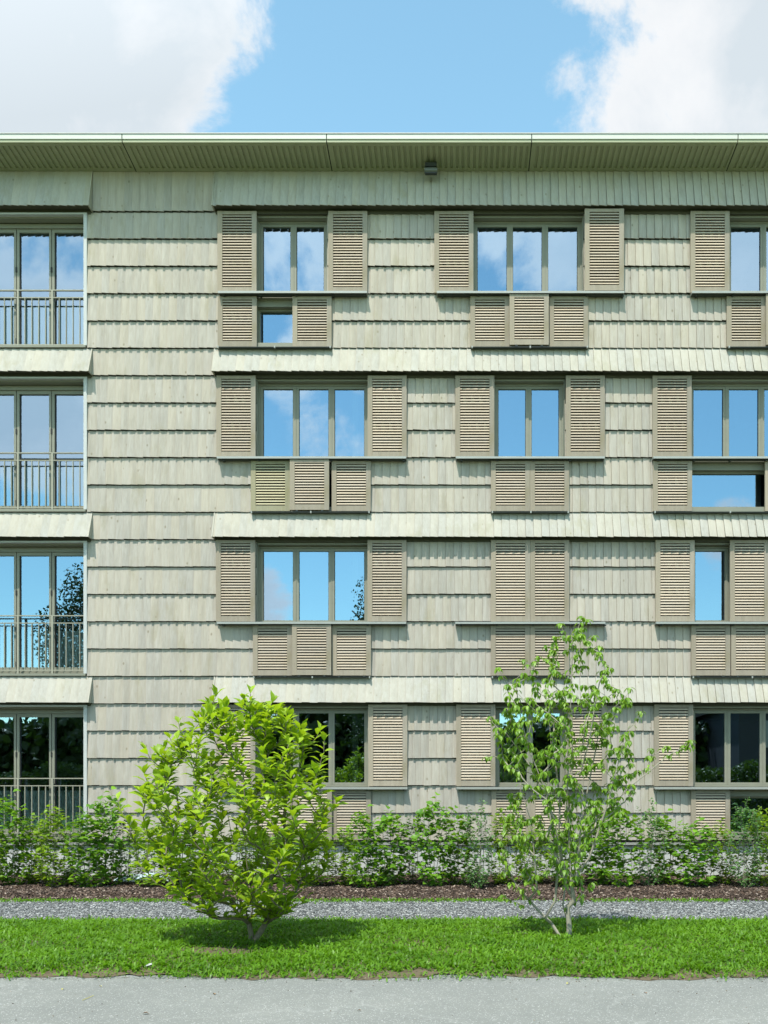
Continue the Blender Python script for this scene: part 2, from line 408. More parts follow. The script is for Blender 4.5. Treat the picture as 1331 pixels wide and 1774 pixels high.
# --- windows
def window(f, x0, x1, n):
    z = RZ(f); a, c = x0+0.002, x1-0.002; yf, yb = 0.13, 0.20
    zb, zt = z-0.895, z+1.455
    b = MB()
    b.box(a, c, 0.012, yf, z+1.385, zt)                    # lintel board
    b.box(a, c, -0.055, 0.128, zb, z-0.815)                # sill
    b.box(a, c, 0.03, yf, z-0.150, z-0.035)                # transom casing
    b.box(a, c, -0.02, yf, z-0.0345, z+0.012)
    for g0, g1 in ((z+0.020, z+1.380), (z-0.80, z-0.152)):
        b.box(a, a+0.035, yf-0.01, yb, g0, g1); b.box(c-0.035, c, yf-0.01, yb, g0, g1)
        b.box(a+0.0352, c-0.0352, yf-0.01, yb, g1-0.03, g1); b.box(a+0.0352, c-0.0352, yf-0.01, yb, g0, g0+0.03)
    # fixed window jamb lining
    b.box(a, a+0.012, 0.0, yf-0.012, z+0.02, z+1.38); b.box(c-0.012, c, 0.0, yf-0.012, z+0.02, z+1.38)
    iw = (c-a-0.07)/n
    panes = []
    for i in range(n):
        s0 = a+0.035+iw*i; s1 = s0+iw
        g0, g1 = z+0.052, z+1.348
        st = 0.047
        e0, e1 = s0+(0.004 if i else 0.001), s1-0.004*(i < n-1)-0.001
        b.box(e0, e0+st, yf+0.006, yb-0.01, g0, g1); b.box(e1-st, e1, yf+0.006, yb-0.01, g0, g1)
        b.box(e0+st, e1-st, yf+0.008, yb-0.012, g1-0.045, g1); b.box(e0+st, e1-st, yf+0.008, yb-0.012, g0, g0+0.042)
        b.box(e0+st, e0+st+0.006, yf+0.02, yb-0.02, g0+0.042, g1-0.045, m=1); b.box(e1-st-0.006, e1-st, yf+0.02, yb-0.02, g0+0.042, g1-0.045, m=1)
        if i: b.box(s0-0.007, s0+0.007, yf-0.004, yf+0.0058, g0, g1)
        panes.append((e0+st+0.003, e1-st-0.003, g0+0.042, g1-0.045))
    w = b.build('window', [M['frame'], M['gasket_gapshade']], B)
    panes.append((a+0.036, c-0.036, z-0.77, z-0.182))
    for q in panes:
        g = MB(); y = 0.168; j = [random.uniform(-.0012, .0012) for _ in range(3)]
        g.hexa([(q[0], y+j[0], q[2]), (q[1], y+j[1], q[2]), (q[1], y+j[1]+.006, q[2]), (q[0], y+j[0]+.006, q[2]),
                (q[0], y+j[2], q[3]), (q[1], y+j[1]-j[0]+j[2], q[3]), (q[1], y+j[1]-j[0]+j[2]+.006, q[3]), (q[0], y+j[2]+.006, q[3])])
        # keep only the outer face of the pane: one coated sheet
        g.f = [g.f[2]]; g.t = [g.t[2]]; g.m = [0]
        g.build('pane', M['glass'], w)
for f in range(4):
    for w_, (x0, x1) in zip(WIN[f], openings[f][:3]): window(f, x0, x1, w_[2])

# --- tall folding doors with railings
def pleats(x0, x1, y, z0, z1, pitch=0.12, amp=0.025):
    b = MB(); n = int((x1-x0)/0.02); P = []
    for i in range(n+1):
        x = x0+(x1-x0)*i/n; P.append((x, y+amp*math.sin(2*math.pi*x/pitch)+amp*.3*math.sin(x*23)))
    for (xa, ya), (xc, yc) in zip(P[:-1], P[1:]): b.quad((xa,ya,z0),(xc,yc,z0),(xc,yc,z1),(xa,ya,z1))
    return b
for f in range(4):
    z = RZ(f); zb, zt = z-0.86, z+1.40
    b = MB()                                                # surround trim
    b.box(DO_R-0.058, DO_R-0.001, -0.062, 0.02, zb, zt-0.001); b.box(DO_L+0.001, DO_L+0.058, -0.062, 0.02, zb, zt-0.001)
    b.box(DO_L, DO_R, -0.062, 0.02, zt, zt+0.03, m=0); b.box(DO_L-0.0, DO_R-0.02, -0.075, 0.15, zb-0.04, zb-0.002, m=1)
    b.box(DO_L+0.06, DO_R-0.06, 0.02, 0.15, zt-0.02, zt+0.028, m=1)
    b.build('door_surround', [M['trim'], M['frame']], B)
    d = MB(); yf, yb = 0.20, 0.26
    d.box(DO_L, DO_R, yf-0.02, yb, zb, zb+0.06); d.box(DO_L, DO_R, yf-0.03, yb, zt-0.10, zt-0.021)
    gl = []; x = wx(147, -0.2)+0.035
    for i in range(5):
        x1 = x; x0 = x-0.617; st = 0.045
        d.box(x1-st, x1-0.006, yf, yb, zb+0.06, zt-0.10); d.box(x0+0.006, x0+0.006+st, yf, yb, zb+0.06, zt-0.10)
        d.box(x0+0.051, x1-st, yf, yb, zt-0.16, zt-0.101); d.box(x0+0.051, x1-st, yf, yb, zb+0.061, zb+0.14)
        d.box(x0-0.0055, x0+0.0055, yf+0.02, yb, zb+0.06, zt-0.10, m=1)
        d.box(x0+0.051, x0+0.066, yf+0.018, yb-0.01, zb+0.14, zt-0.16, m=1)
        for hz in (0.15, 0.75, 1.4): d.box(x0-0.012, x0+0.012, yf-0.012, yf-0.001, zb+hz, zb+hz+0.09, m=1)
        gl.append((x0+0.064, x1-st-0.001, zb+0.14, zt-0.16)); x = x0
    dd = d.build('balcony_door', [M['frame'], M['gasket_gapshade']], B)
    for q in gl:
        g = MB(); t = random.uniform(-.003, .003)
        g.quad((q[0], 0.235, q[2]), (q[1], 0.235+t, q[2]), (q[1], 0.235+t, q[3]), (q[0], 0.235, q[3])); g.build('pane', M['door_glass'], dd)
    h = MB(); h.cyl((gl[0][0]-0.02, yf-0.03, z+0.02), (gl[0][0]-0.02, yf-0.03, z+0.12), 0.008); h.box(gl[0][0]-0.03, gl[0][0]-0.01, yf-0.028, yf-0.002, z+0.05, z+0.07)
    h.build('handle', M['dark'], dd)
    pleats(DO_L, DO_R, 0.34, zb+0.06, z+(0.02 if f > 1 else -0.05)).build('curtain', M['curtain'], B)
    r = MB(); y = 0.09
    r.box(DO_L+0.0585, DO_R-0.0585, y-0.018, y+0.018, z+0.155, z+0.172); r.box(DO_L+0.0585, DO_R-0.0585, y-0.014, y+0.014, z+0.028, z+0.043)
    r.box(DO_L+0.0585, DO_R-0.0585, y-0.016, y+0.016, z-0.795, z-0.778)
    x = wx(138.6, -.09); i = 0
    while x > DO_L+0.08:
        if i % 5 == 4: r.box(x-0.016, x+0.016, y-0.019, y+0.019, zb+0.001, z+0.1725)
        else: r.box(x-0.006, x+0.006, y-0.012, y+0.012, z-0.778, z+0.028)
        x -= 0.1195; i += 1
    r.build('railing', M['railing'], B)

# --- sensor lamp under the eaves
L = MB(); X = wx(747, .2)
L.cyl((X-0.11, -0.27, 12.115), (X+0.11, -0.27, 12.115), 0.047, 14, m=1); L.box(X-0.10, X+0.10, -0.31, -0.22, 12.170, 12.235); L.box(X-0.07, X+0.07, -0.29, -0.25, 12.15, 12.19); L.box(X-0.10, X+0.10, -0.30, -0.24, 12.055, 12.075); L.box(X-0.10,X+0.10,-0.26,-0.21,12.236,12.262)
tag(L.build('eaves_lamp', [M['dark'], M['lampgrey']], B), None)

# ---------------------------------------------------------------- ground
def sheet(name, x0, x1, y0, y1, z, mat, nx=1, ny=1, fz=None, fy=None):
    xs = np.linspace(x0, x1, nx+1); ys = np.linspace(y0, y1, ny+1)
    X, Y = np.meshgrid(xs, ys); Z = np.full_like(X, z)
    if fy is not None: Y = fy(X, Y)
    if fz is not None: Z = fz(X, Y)
    V = np.stack([X, Y, Z], -1).reshape(-1, 3); i = np.arange(nx*ny); r = i//nx; c = i % nx
    a = r*(nx+1)+c; F = np.stack([a, a+1, a+nx+2, a+nx+1], -1)
    o = link(name, np_mesh(name, V, F, mat, smooth=fz is not None)); return tag(o, kind='structure')
def wob(x, a, s):   # irregular edge
    return a*(np.sin(x*2.1+s)*.5+np.sin(x*5.3+s*2)*.3+np.sin(x*13.7+s*3)*.25+np.sin(x*31+s)*.15)
def asphalt():
    t = NT('asphalt'); v = t.coords()
    big = t.noise(v, 0.9, 5, 0.6); med = t.noise(v, 7, 5, 0.7); fine = t.n('TexVoronoi', {'Vector': v, 'Scale': 150.0})
    g = t.noise(v, 260, 2, 0.7)
    c = t.ramp(t.math('ADD', t.math('MULTIPLY', big, .6), t.math('MULTIPLY', med, .4)), [(0.3, (0.155, 0.163, 0.147)), (0.55, (0.20, 0.208, 0.186)), (0.75, (0.25, 0.255, 0.225))])
    sp = t.n('SeparateColor', {0: fine.outputs['Color']}).outputs[0]
    c = t.mix(t.math('MULTIPLY', sp, 0.55), c, (0.14, 0.145, 0.14)); c = t.mix(t.n('MapRange', {0: sp, 1: .93, 2: .97, 3: 0., 4: .6}).outputs[0], c, (0.55, 0.55, 0.52))
    # long faint crack-like seams
    dv = t.n('VectorMath', {0: v, 1: t.n('TexNoise', {'Vector': v, 'Scale': 1.3, 'Detail': 5.0}).outputs['Color']}, operation='ADD').outputs[0]
    ed = t.n('TexVoronoi', {'Vector': dv, 'Scale': 0.42}, feature='DISTANCE_TO_EDGE').outputs[0]
    cr = t.n('MapRange', {0: ed, 1: 0.0, 2: 0.008, 3: 0.22, 4: 0.0}).outputs[0]
    st = t.n('MapRange', {0: t.noise(t.coords(.35, 1, 1), 2.1, 6, .7), 1: .56, 2: .70, 3: 0., 4: .35}).outputs[0]; c = t.mix(st, c, (.185, .19, .165))
    c = t.mix(cr, c, (0.36, 0.37, 0.34))
    # dusty strip along the lawn edge
    return t.done(t.pbsdf(c, 0.85, t.bump(t.math('ADD', g, sp), 0.5, 0.004), 0.25))
def mulch():
    t = NT('bark_mulch_bed'); v = t.coords()
    vo = t.n('TexVoronoi', {'Vector': v, 'Scale': 34.0}); n = t.noise(v, 60, 3)
    c = t.ramp(t.n('SeparateColor', {0: vo.outputs['Color']}).outputs[0], [(0, (0.03, 0.018, 0.010)), (0.6, (0.075, 0.045, 0.028)), (1, (0.15, 0.10, 0.07))])
    return t.done(t.pbsdf(c, 0.9, t.bump(t.math('ADD', n, vo.outputs['Distance']), 0.9, 0.02), 0.2))
def gravelbase():
    t = NT('gravel_bed'); v = t.coords(); vo = t.n('TexVoronoi', {'Vector': v, 'Scale': 38.0})
    c = t.ramp(t.n('SeparateColor', {0: vo.outputs['Color']}).outputs[0], [(0, (0.10, 0.11, 0.11)), (0.5, (0.22, 0.24, 0.25)), (1, (0.42, 0.44, 0.44))])
    return t.done(t.pbsdf(c, 0.85, t.bump(vo.outputs['Distance'], 0.9, 0.02), 0.2))
def soil(name, a, b, s=3):
    t = NT(name); v = t.coords(); n = t.noise(v, s, 6, 0.7); n2 = t.noise(v, 45, 3)
    c = t.mix(t.math('ADD', t.math('MULTIPLY', n, .6), t.math('MULTIPLY', n2, .4)), a, b)
    return t.done(t.pbsdf(c, 0.95, t.bump(n2, 0.7, 0.01), 0.1))
sheet('ground', -600, 600, -600, 300, -0.03, soil('far_meadow', (0.045, 0.10, 0.015), (0.10, 0.16, 0.03), 0.2))
sheet('road', -60, 60, -14.0, -7.9, 0.0, asphalt())
MG, GG, GA = -3.0, -5.08, -8.22      # mulch/gravel, gravel/grass, grass/asphalt edges
def lawn_edges(X, Y):
    t = (Y-GA)/(GG-GA); return Y + (1-t)*wob(X, 0.15, 1.0) + t*wob(X, 0.07, 4.0)
def lawn_z(X, Y): return 0.003 + 0.018*np.clip((Y-GA-.03)/.25, 0, 1) + 0.008*np.sin(X*1.7)*np.sin(Y*2.3)*np.clip((Y-GA-.05)/.3, 0, 1) + 0.012*np.clip((Y-GA)/0.5, 0, 1)*np.clip((GG-Y)/0.4, 0, 1)
sheet('lawn', -30, 25, GA, GG, 0.012, soil('lawn_soil', (0.075, 0.060, 0.035), (0.14, 0.115, 0.075), 6), 500, 30, lawn_z, lawn_edges)
sheet('gravel_strip', -30, 25, GG-0.3, MG+0.15, 0.004, gravelbase())
def mulch_z(X, Y):
    u = np.clip((Y-MG+0.05)/0.5, 0, 1); return 0.006 + 0.05*u + 0.02*np.sin(X*2.9+np.cos(Y*3))*np.sin(Y*4.1+X)*u + 0.03*np.clip((Y+1.2)/1.2, 0, 1)
def mulch_e(X, Y):
    t = 1-(Y-MG)/(0-MG); return Y + t*wob(X, 0.09, 7.0)
sheet('mulch_bed', -30, 25, MG, -0.04, 0.02, mulch(), 400, 40, mulch_z, mulch_e)
sheet('verge', -60, 60, -60.0, -14.0, -0.004, soil('verge_grass', (0.05, 0.11, 0.015), (0.10, 0.18, 0.03), 0.6))

# loose matter, scattered as real pieces
def scatter_tpl(P, D, N, L, W, tpl_v, tpl_f, tints):
    """P points, D axis, N normal (unit), L,W scales; template verts (k,3) = along, across, up"""
    Bn = np.cross(D, N); k = len(tpl_v)
    V = P[:, None, :] + D[:, None, :]*(tpl_v[None, :, 0:1]*L[:, None, None]) + Bn[:, None, :]*(tpl_v[None, :, 1:2]*W[:, None, None]) + N[:, None, :]*(tpl_v[None, :, 2:3]*L[:, None, None])
    F = tpl_f[None, :, :] + (np.arange(len(P))*k)[:, None, None]
    return V.reshape(-1, 3), F.reshape(-1, tpl_f.shape[1]), np.repeat(tints, len(tpl_f))
def unit(a): return a/np.maximum(np.linalg.norm(a, axis=-1, keepdims=True), 1e-9)
def perp(D, N): return unit(N - D*np.sum(D*N, -1, keepdims=True))
# grass blades
def grass(name, pts, hmin, hmax, wmul=1.0, lean=0.7):
    n = len(pts); a = rng.uniform(0, 2*np.pi, n)
    D = unit(np.stack([np.cos(a)*lean, np.sin(a)*lean, rng.uniform(0.5, 1.3, n)], -1))
    N = perp(D, np.tile([0., 0., 1.], (n, 1)) + rng.normal(0, .1, (n, 3)))
    L = rng.uniform(hmin, hmax, n)*rng.uniform(0.6, 1.2, n); W = rng.uniform(0.0035, 0.0095, n)*wmul
    tv = np.array([(0, -.6, 0), (0, .6, 0), (.45, -1, .02), (.45, 1, .02), (.8, -.7, -.10), (.8, .7, -.10), (1.0, 0, -.26)])
    tf = np.array([(0, 1, 3), (0, 3, 2), (2, 3, 5), (2, 5, 4), (4, 5, 6)])
    return scatter_tpl(pts, D, N, L, W, tv, tf, np.clip(rng.normal(.5, .25, n), 0, 1))
def n2(x, y, s, sd):    # cheap smooth noise 0..1
    return 0.5+0.25*(np.sin(x*s+sd+2*np.sin(y*s*.7+sd))+np.sin(y*s*1.3+sd*2+1.7*np.sin(x*s*.6)))
n = 125000
gx = rng.uniform(-7.6, 5.8, n); gy = GA + (GG-GA)*rng.uniform(-0.012, 1.02, n)
dens = np.clip(0.62+0.6*n2(gx, gy, 3.1, 1.0), 0, 1); edge = np.clip((gy-GA-0.02-wob(gx, .16, 2.))/0.14, 0.05, 1)
bare = np.clip((np.hypot((gx+2.3)/1.6, gy+7.15)-0.12)*4, .12, 1)
kp = rng.uniform(0, 1, n) < dens*edge*bare; gx, gy = gx[kp], gy[kp]
pts = np.stack([gx, gy, lawn_z(gx, gy)], -1)
hs = 0.75+0.5*n2(gx, gy, 5.2, 4.0)
V, F, T = grass('g', pts, 0.035, 0.085, 1.1)
pat = np.repeat(n2(gx, gy, 4.3, 2.2)*.6+n2(gx, gy, 13., 7.)*.4, 5); T = np.clip(T*.55+pat*.65-.12, 0, 1)
low = np.repeat((.45+.45*n2(gx, gy, 9., 1.)+.45*n2(gx, gy, 21., 3.))*rng.uniform(.7, 1.3, len(gx)), 7); bz = np.repeat(pts[:, 2], 7); V[:, 2] = bz+(V[:, 2]-bz)*low
g = link('grass', np_mesh('grass', V, F, M['grass'], T)); tag(g, 'short bright green lawn grass between the gravel strip and the road', 'grass', kind='stuff')
# weeds at the mulch edge and seedlings on the gravel / road edge
n = 9000
wx_ = rng.uniform(-7.6, 5.8, n); sel = rng.uniform(0, 1, n)
wy_ = np.where(sel < .7, MG + rng.normal(-.03, .09, n), np.where(sel < .9, rng.uniform(GG-.1, GG+.35, n), GA+rng.normal(-.04, .06, n)))
kp = (n2(wx_, wy_*0+1, 2.7, 9.) > 0.42) | (rng.uniform(0, 1, n) < .12); pts = np.stack([wx_[kp], wy_[kp], np.full(kp.sum(), .008)], -1)
V, F, T = grass('w', pts, 0.03, 0.065, 1.2)
g = link('weeds', np_mesh('weeds', V, F, M['grass'], T)); tag(g, 'thin grassy weeds creeping along the gravel edges', 'weeds', kind='stuff')
n = 5200
qx = rng.uniform(-5.2, 4.2, n); qy = np.where(rng.uniform(0, 1, n) < .8, rng.uniform(GA+.05, GG-.1, n), GA+rng.normal(0, .05, n)); kp = n2(qx, qy, 6., 5.) > .45; qx, qy = qx[kp], qy[kp]; n = len(qx)
a_ = rng.uniform(0, 2*np.pi, n); D_ = unit(np.stack([np.cos(a_), np.sin(a_), rng.uniform(.05, .6, n)], -1)); N_ = perp(D_, np.tile([0., 0, 1.], (n, 1))+rng.normal(0, .25, (n, 3)))
V, F, T = scatter_tpl(np.stack([qx, qy, lawn_z(qx, qy)+rng.uniform(.01, .05, n)], -1), D_, N_, rng.uniform(.018, .045, n), rng.uniform(.006, .012, n), np.array([(0,0,0),(.4,-1,.1),(.4,1,.1),(1,0,-.1)], float), np.array([(0,1,2),(1,3,2)]), np.clip(rng.normal(.65, .2, n), 0, 1))
g = link('clover', np_mesh('clover', V, F, M['grass'], T)); tag(g, 'small broad leaves of clover and plantain mixed into the lawn', 'clover', kind='stuff')
# stones
def stone_mat(name, stops, rough=.8):
    t = NT(name); ti = t.n('Attribute', attribute_name='tint').outputs['Fac']; n = t.noise(t.coords(), 70, 3)
    c = t.ramp(ti, stops); v = t.math('MULTIPLY_ADD', n, .5, .75); c = t.mix(1.0, c, t.n('CombineColor', {0: v, 1: v, 2: v}).outputs[0], 'MULTIPLY')
    return t.done(t.pbsdf(c, rough, None, .25))
ph = (1+5**.5)/2
ico_v = unit(np.array([(-1,ph,0),(1,ph,0),(-1,-ph,0),(1,-ph,0),(0,-1,ph),(0,1,ph),(0,-1,-ph),(0,1,-ph),(ph,0,-1),(ph,0,1),(-ph,0,-1),(-ph,0,1)], float))
ico_f = np.array([(0,11,5),(0,5,1),(0,1,7),(0,7,10),(0,10,11),(1,5,9),(5,11,4),(11,10,2),(10,7,6),(7,1,8),(3,9,4),(3,4,2),(3,2,6),(3,6,8),(3,8,9),(4,9,5),(2,4,11),(6,2,10),(8,6,7),(9,8,1)])
def stones(pts, smin, smax):
    n = len(pts); s = smin+(smax-smin)*rng.uniform(0, 1, n)**1.8
    sc = s[:, None]*rng.uniform(.6, 1.15, (n, 3))*np.array([1.1, 1.0, .62]); a = rng.uniform(0, 2*np.pi, n)
    v = ico_v[None]*sc[:, None, :]*rng.uniform(.82, 1.15, (n, 12, 1)); c, d = np.cos(a)[:, None], np.sin(a)[:, None]
    tl = rng.normal(0, .25, (n, 1))
    X = v[..., 0]*c-v[..., 1]*d; Y = v[..., 0]*d+v[..., 1]*c; Z = v[..., 2]+X*tl
    V = np.stack([X, Y, Z], -1)+pts[:, None, :]
    F = ico_f[None]+(np.arange(n)*12)[:, None, None]
    return V.reshape(-1, 3), F.reshape(-1, 3), np.repeat(rng.uniform(0, 1, n), 20)
n = 46000
sx = rng.uniform(-7.8, 5.8, n); sy = rng.uniform(GG-.06, MG+.04, n); pts = np.stack([sx, sy, rng.uniform(.006, .016, n)], -1)
V, F, T = stones(pts, .007, .020)
g = link('gravel', np_mesh('gravel', V, F, stone_mat('gravel_stone', [(0, (.045, .047, .045)), (.4, (.115, .12, .115)), (.75, (.195, .20, .19)), (1, (.38, .38, .36))]), T))
tag(g, 'loose blue grey crushed stone strip between mulch bed and lawn', 'gravel', kind='stuff')
n = 1500
ex = rng.uniform(-5, 4, n); ey = np.where(rng.uniform(0, 1, n) < .75, GA+rng.normal(-.02, .07, n), GA-rng.uniform(0, 1.5, n)**1.5); V, F, T = stones(np.stack([ex, ey, np.full(n, .003)], -1), .002, .007)
g = link('grit', np_mesh('grit', V, F, stone_mat('grit_stone', [(0, (.06, .045, .03)), (.6, (.16, .13, .09)), (1, (.40, .38, .33))]), T)); tag(g, 'loose grit and soil crumbs along the road edge', 'grit', kind='stuff')
# mulch chips
n = 34000
cx = rng.uniform(-7.8, 5.8, n); cy = MG + (3.0-.08)*rng.uniform(0, 1, n)**1.3 + .01; cy = cy + (1-(cy-MG)/3)*wob(cx, .09, 7.)
cz = mulch_z(cx, cy)+.006
a = rng.uniform(0, 2*np.pi, n); D = unit(np.stack([np.cos(a), np.sin(a), rng.normal(0, .35, n)], -1)); N = perp(D, np.tile([0., 0, 1.], (n, 1))+rng.normal(0, .45, (n, 3)))
tv = np.array([(-.5,-.5,-.07),(.5,-.4,-.07),(.5,.4,-.07),(-.5,.5,-.07),(-.45,-.5,.07),(.5,-.35,.07),(.42,.4,.07),(-.5,.4,.07)]); tf = np.array([(4,5,6,7),(0,1,5,4),(1,2,6,5),(2,3,7,6),(3,0,4,7)])
V, F, T = scatter_tpl(np.stack([cx, cy, cz], -1), D, N, rng.uniform(.022, .065, n), rng.uniform(.012, .028, n), tv, tf, rng.uniform(0, 1, n)**1.5)
g = link('bark_mulch', np_mesh('bark_mulch', V, F, stone_mat('bark_chip', [(0, (.022, .015, .011)), (.5, (.075, .050, .036)), (.85, (.17, .12, .09)), (1, (.38, .31, .25))], .9), T))
tag(g, 'dark brown bark mulch chips spread under the hedge', 'mulch', kind='stuff')

# ---------------------------------------------------------------- plants
def grow(base_nodes, tips, step=0.09, lift=0.35, jit=0.012, rnd=random, minz=-1.0, steep=0.55):
    """base_nodes: list of (Vector, parent index). Each tip joins the nearest suitable node by a curved path."""
    P = [Vector(p) for p, _ in base_nodes]; Q = [q for _, q in base_nodes]; ends = []
    root = P[0]
    for tip in sorted([Vector(t) for t in tips], key=lambda t: (t-root).length):
        best, bj = 1e9, 0
        for j, p in enumerate(P):
            d = tip-p; h = math.hypot(d.x, d.y); dist = d.length
            if dist < 0.05 or p.z < minz: continue
            pen = 1.0 + max(0.0, steep*h - d.z)/dist*2.6
            c = dist*pen + 0.10*(p-root).length*0.0
            if c < best: best, bj = c, j
        p = P[bj]; par = Q[bj]; dirp = (p-P[par]).normalized() if par >= 0 else Vector((0, 0, 1))
        dist = (tip-p).length
        m = Vector((p.x+(tip.x-p.x)*.72, p.y+(tip.y-p.y)*.72, p.z+(tip.z-p.z)*(.5-.24*lift))) + dirp*dist*.12
        k = max(2, int(dist/step)); last = bj; path = [bj]
        for i in range(1, k+1):
            u = i/k; q = p*(1-u)**2 + m*2*u*(1-u) + tip*u*u
            if i < k: q += Vector((rnd.uniform(-jit, jit), rnd.uniform(-jit, jit), rnd.uniform(-jit, jit)))
            P.append(q); Q.append(last); last = len(P)-1; path.append(last)
        ends.append(path)
    return P, Q, ends
def tubes(P, Q, rt, power=0.42, sides=6, rmax=1.0, extra=None):
    n = len(P); cnt = [0]*n; child = [0]*n
    for j in range(n):
        if Q[j] >= 0: child[Q[j]] += 1
    for j in range(n):
        if child[j] == 0:
            i = j
            while i >= 0: cnt[i] += 1; i = Q[i]
    Rr = [min(rmax, rt*max(1, c)**power) for c in cnt]
    if extra: Rr = [r*extra(P[j]) for j, r in enumerate(Rr)]
    main = {}
    for j in range(n):
        if Q[j] >= 0 and (Q[j] not in main or cnt[j] > cnt[main[Q[j]]]): main[Q[j]] = j
    V = []; F = []; ringof = {}
    def ring(c, d, r):
        u = Vector((1, 0, 0)).cross(d)
        if u.length < .1: u = Vector((0, 1, 0)).cross(d)
        u.normalize(); w = d.cross(u).normalized(); k = len(V)
        for i in range(sides):
            q = 2*math.pi*i/sides; V.append(c+(u*math.cos(q)+w*math.sin(q))*r)
        return k
    def dirn(j):
        a = (P[j]-P[Q[j]]) if Q[j] >= 0 else Vector((0, 0, 1)); b = (P[main[j]]-P[j]) if j in main else a
        d = a.normalized()+b.normalized(); return d.normalized() if d.length > .01 else a.normalized()
    for j in range(n): ringof[j] = ring(P[j], dirn(j), Rr[j])
    for j in range(n):
        q = Q[j]
        if q < 0: continue
        a = ringof[q] if main.get(q) == j else ring(P[q], (P[j]-P[q]).normalized(), min(Rr[q], Rr[j]*1.25))
        b = ringof[j]
        for i in range(sides):
            k = (i+1) % sides; F.append((a+i, a+k, b+k, b+i))
    return np.array([tuple(v) for v in V]), np.array(F), Rr
LEAF = np.array([(0,0,0),(.32,0,.015),(.66,0,-.02),(1,0,-.18),(.30,-.75,.07),(.64,-1,.05),(.30,.75,.07),(.64,1,.05)], float)
LEAF_F = np.array([(0,4,1),(1,4,5),(1,5,2),(2,5,3),(0,1,6),(1,7,6),(1,2,7),(2,3,7)])
LEAF_O = np.array([(0,0,0),(.30,0,.02),(.62,0,-.03),(1,0,-.22),(.28,-1,.08),(.62,-.85,.04),(.28,1,.08),(.62,.85,.04)], float)
def leaves(P, D, Nn, L, W, tpl, tints):
    D = unit(D); return scatter_tpl(P, D, perp(D, Nn), L, W, tpl, LEAF_F, tints)
def leaf_arrays(items):
    a = np.array(items, float); return a[:, 0:3], a[:, 3:6], a[:, 6:9], a[:, 9], a[:, 10], a[:, 11]
def span_at(env, z):
    for (z0, a0, b0), (z1, a1, b1) in zip(env[:-1], env[1:]):
        if z0 <= z <= z1:
            u = (z-z0)/(z1-z0); return a0+(a1-a0)*u, b0+(b1-b0)*u
    return 0, 0

# --- the broad magnolia-like shrub tree
T1 = empty('magnolia_tree', (-2.107, -6.70, 0.02), 'low multi-stemmed tree with large glossy yellow-green leaves on the lawn at left', 'tree')
rd = random.Random(3)
env = [(.26, -.42, .38), (.50, -.70, .58), (.75, -1.0, .80), (1.0, -1.18, .90), (1.25, -1.30, .90), (1.45, -1.32, .87), (1.65, -1.18, .85), (1.92, -.98, .72), (2.15, -.76, .56), (2.35, -.50, .34), (2.50, -.30, .12)]
tips = []
explicit = [(-.38, 0.1, 2.50), (.02, -.1, 2.52), (.22, .1, 2.36), (.36, 0, 2.30), (-1.30, -.1, 1.46), (-1.14, .2, 1.72), (-1.05, 0, 1.95), (.74, 0, 2.05), (.66, .2, 2.16), (.86, 0, 1.42), (-.98, -.2, .76), (-.62, -.3, .52), (.60, -.2, .50), (-1.12, -.1, .95), (.42, -.3, .38)]
tips += explicit
while len(tips) < 400:
    z = rd.uniform(.30, 2.42); a, b = span_at(env, z)
    cxx, hw = (a+b)/2, (b-a)/2
    ang = rd.uniform(0, 2*math.pi); r = rd.uniform(0, 1)**0.42
    tips.append((cxx+hw*r*math.cos(ang)*.97, hw*.85*r*math.sin(ang), z+rd.uniform(-.04, .06)))
base = [((0,0,-.03),-1), ((0.005,0,.10),0), ((-.02,0,.22),1), ((-.05,.02,.32),2), ((-.12,.05,.45),3), ((-.20,.06,.60),4), ((-.27,.02,.78),5),
        ((.02,-.02,.34),2), ((.03,-.05,.48),7), ((0.0,-.08,.65),8), ((-.03,-.06,.85),9), ((-.05,0,1.05),10),
        ((.07,0,.09),0), ((.14,.01,.2),12), ((.19,.02,.34),13), ((.24,.05,.5),14), ((.30,.05,.70),15), ((.33,.02,.92),16),
        ((-.12,-.02,.40),3), ((-.28,-.05,.52),18), ((-.45,-.08,.66),19), ((-.60,-.08,.84),20),
        ((.10,-.1,.62),8), ((.16,-.2,.85),22), ((-.15,.2,.65),4), ((-.18,.28,.9),24), ((.15,.2,.6),14), ((.22,.3,.85),26), ((-.10,-.08,.38),3), ((-.24,-.2,.62),28), ((-.36,-.28,.9),29), ((-.42,-.3,1.2),30), ((.10,.02,.5),8), ((.16,.06,.8),32), ((.18,.08,1.1),33), ((.30,-.1,.50),14), ((.45,-.15,.72),35), ((-.02,.1,.9),10), ((-.2,.1,1.0),6), ((-.26,.12,1.3),38)]
P, Q, ends = grow(base, tips, 0.08, 1.15, 0.008, rd, 0.16, 1.0)
V, F, Rr = tubes(P, Q, 0.0033, 0.46, 7, 0.052)
link('trunk', np_mesh('trunk', V, F, M['bark'], smooth=True), T1)
it = []
def add_leaf(it, p, d, up, L, W, t): it.append((*p, *d, *up, L, W, t))
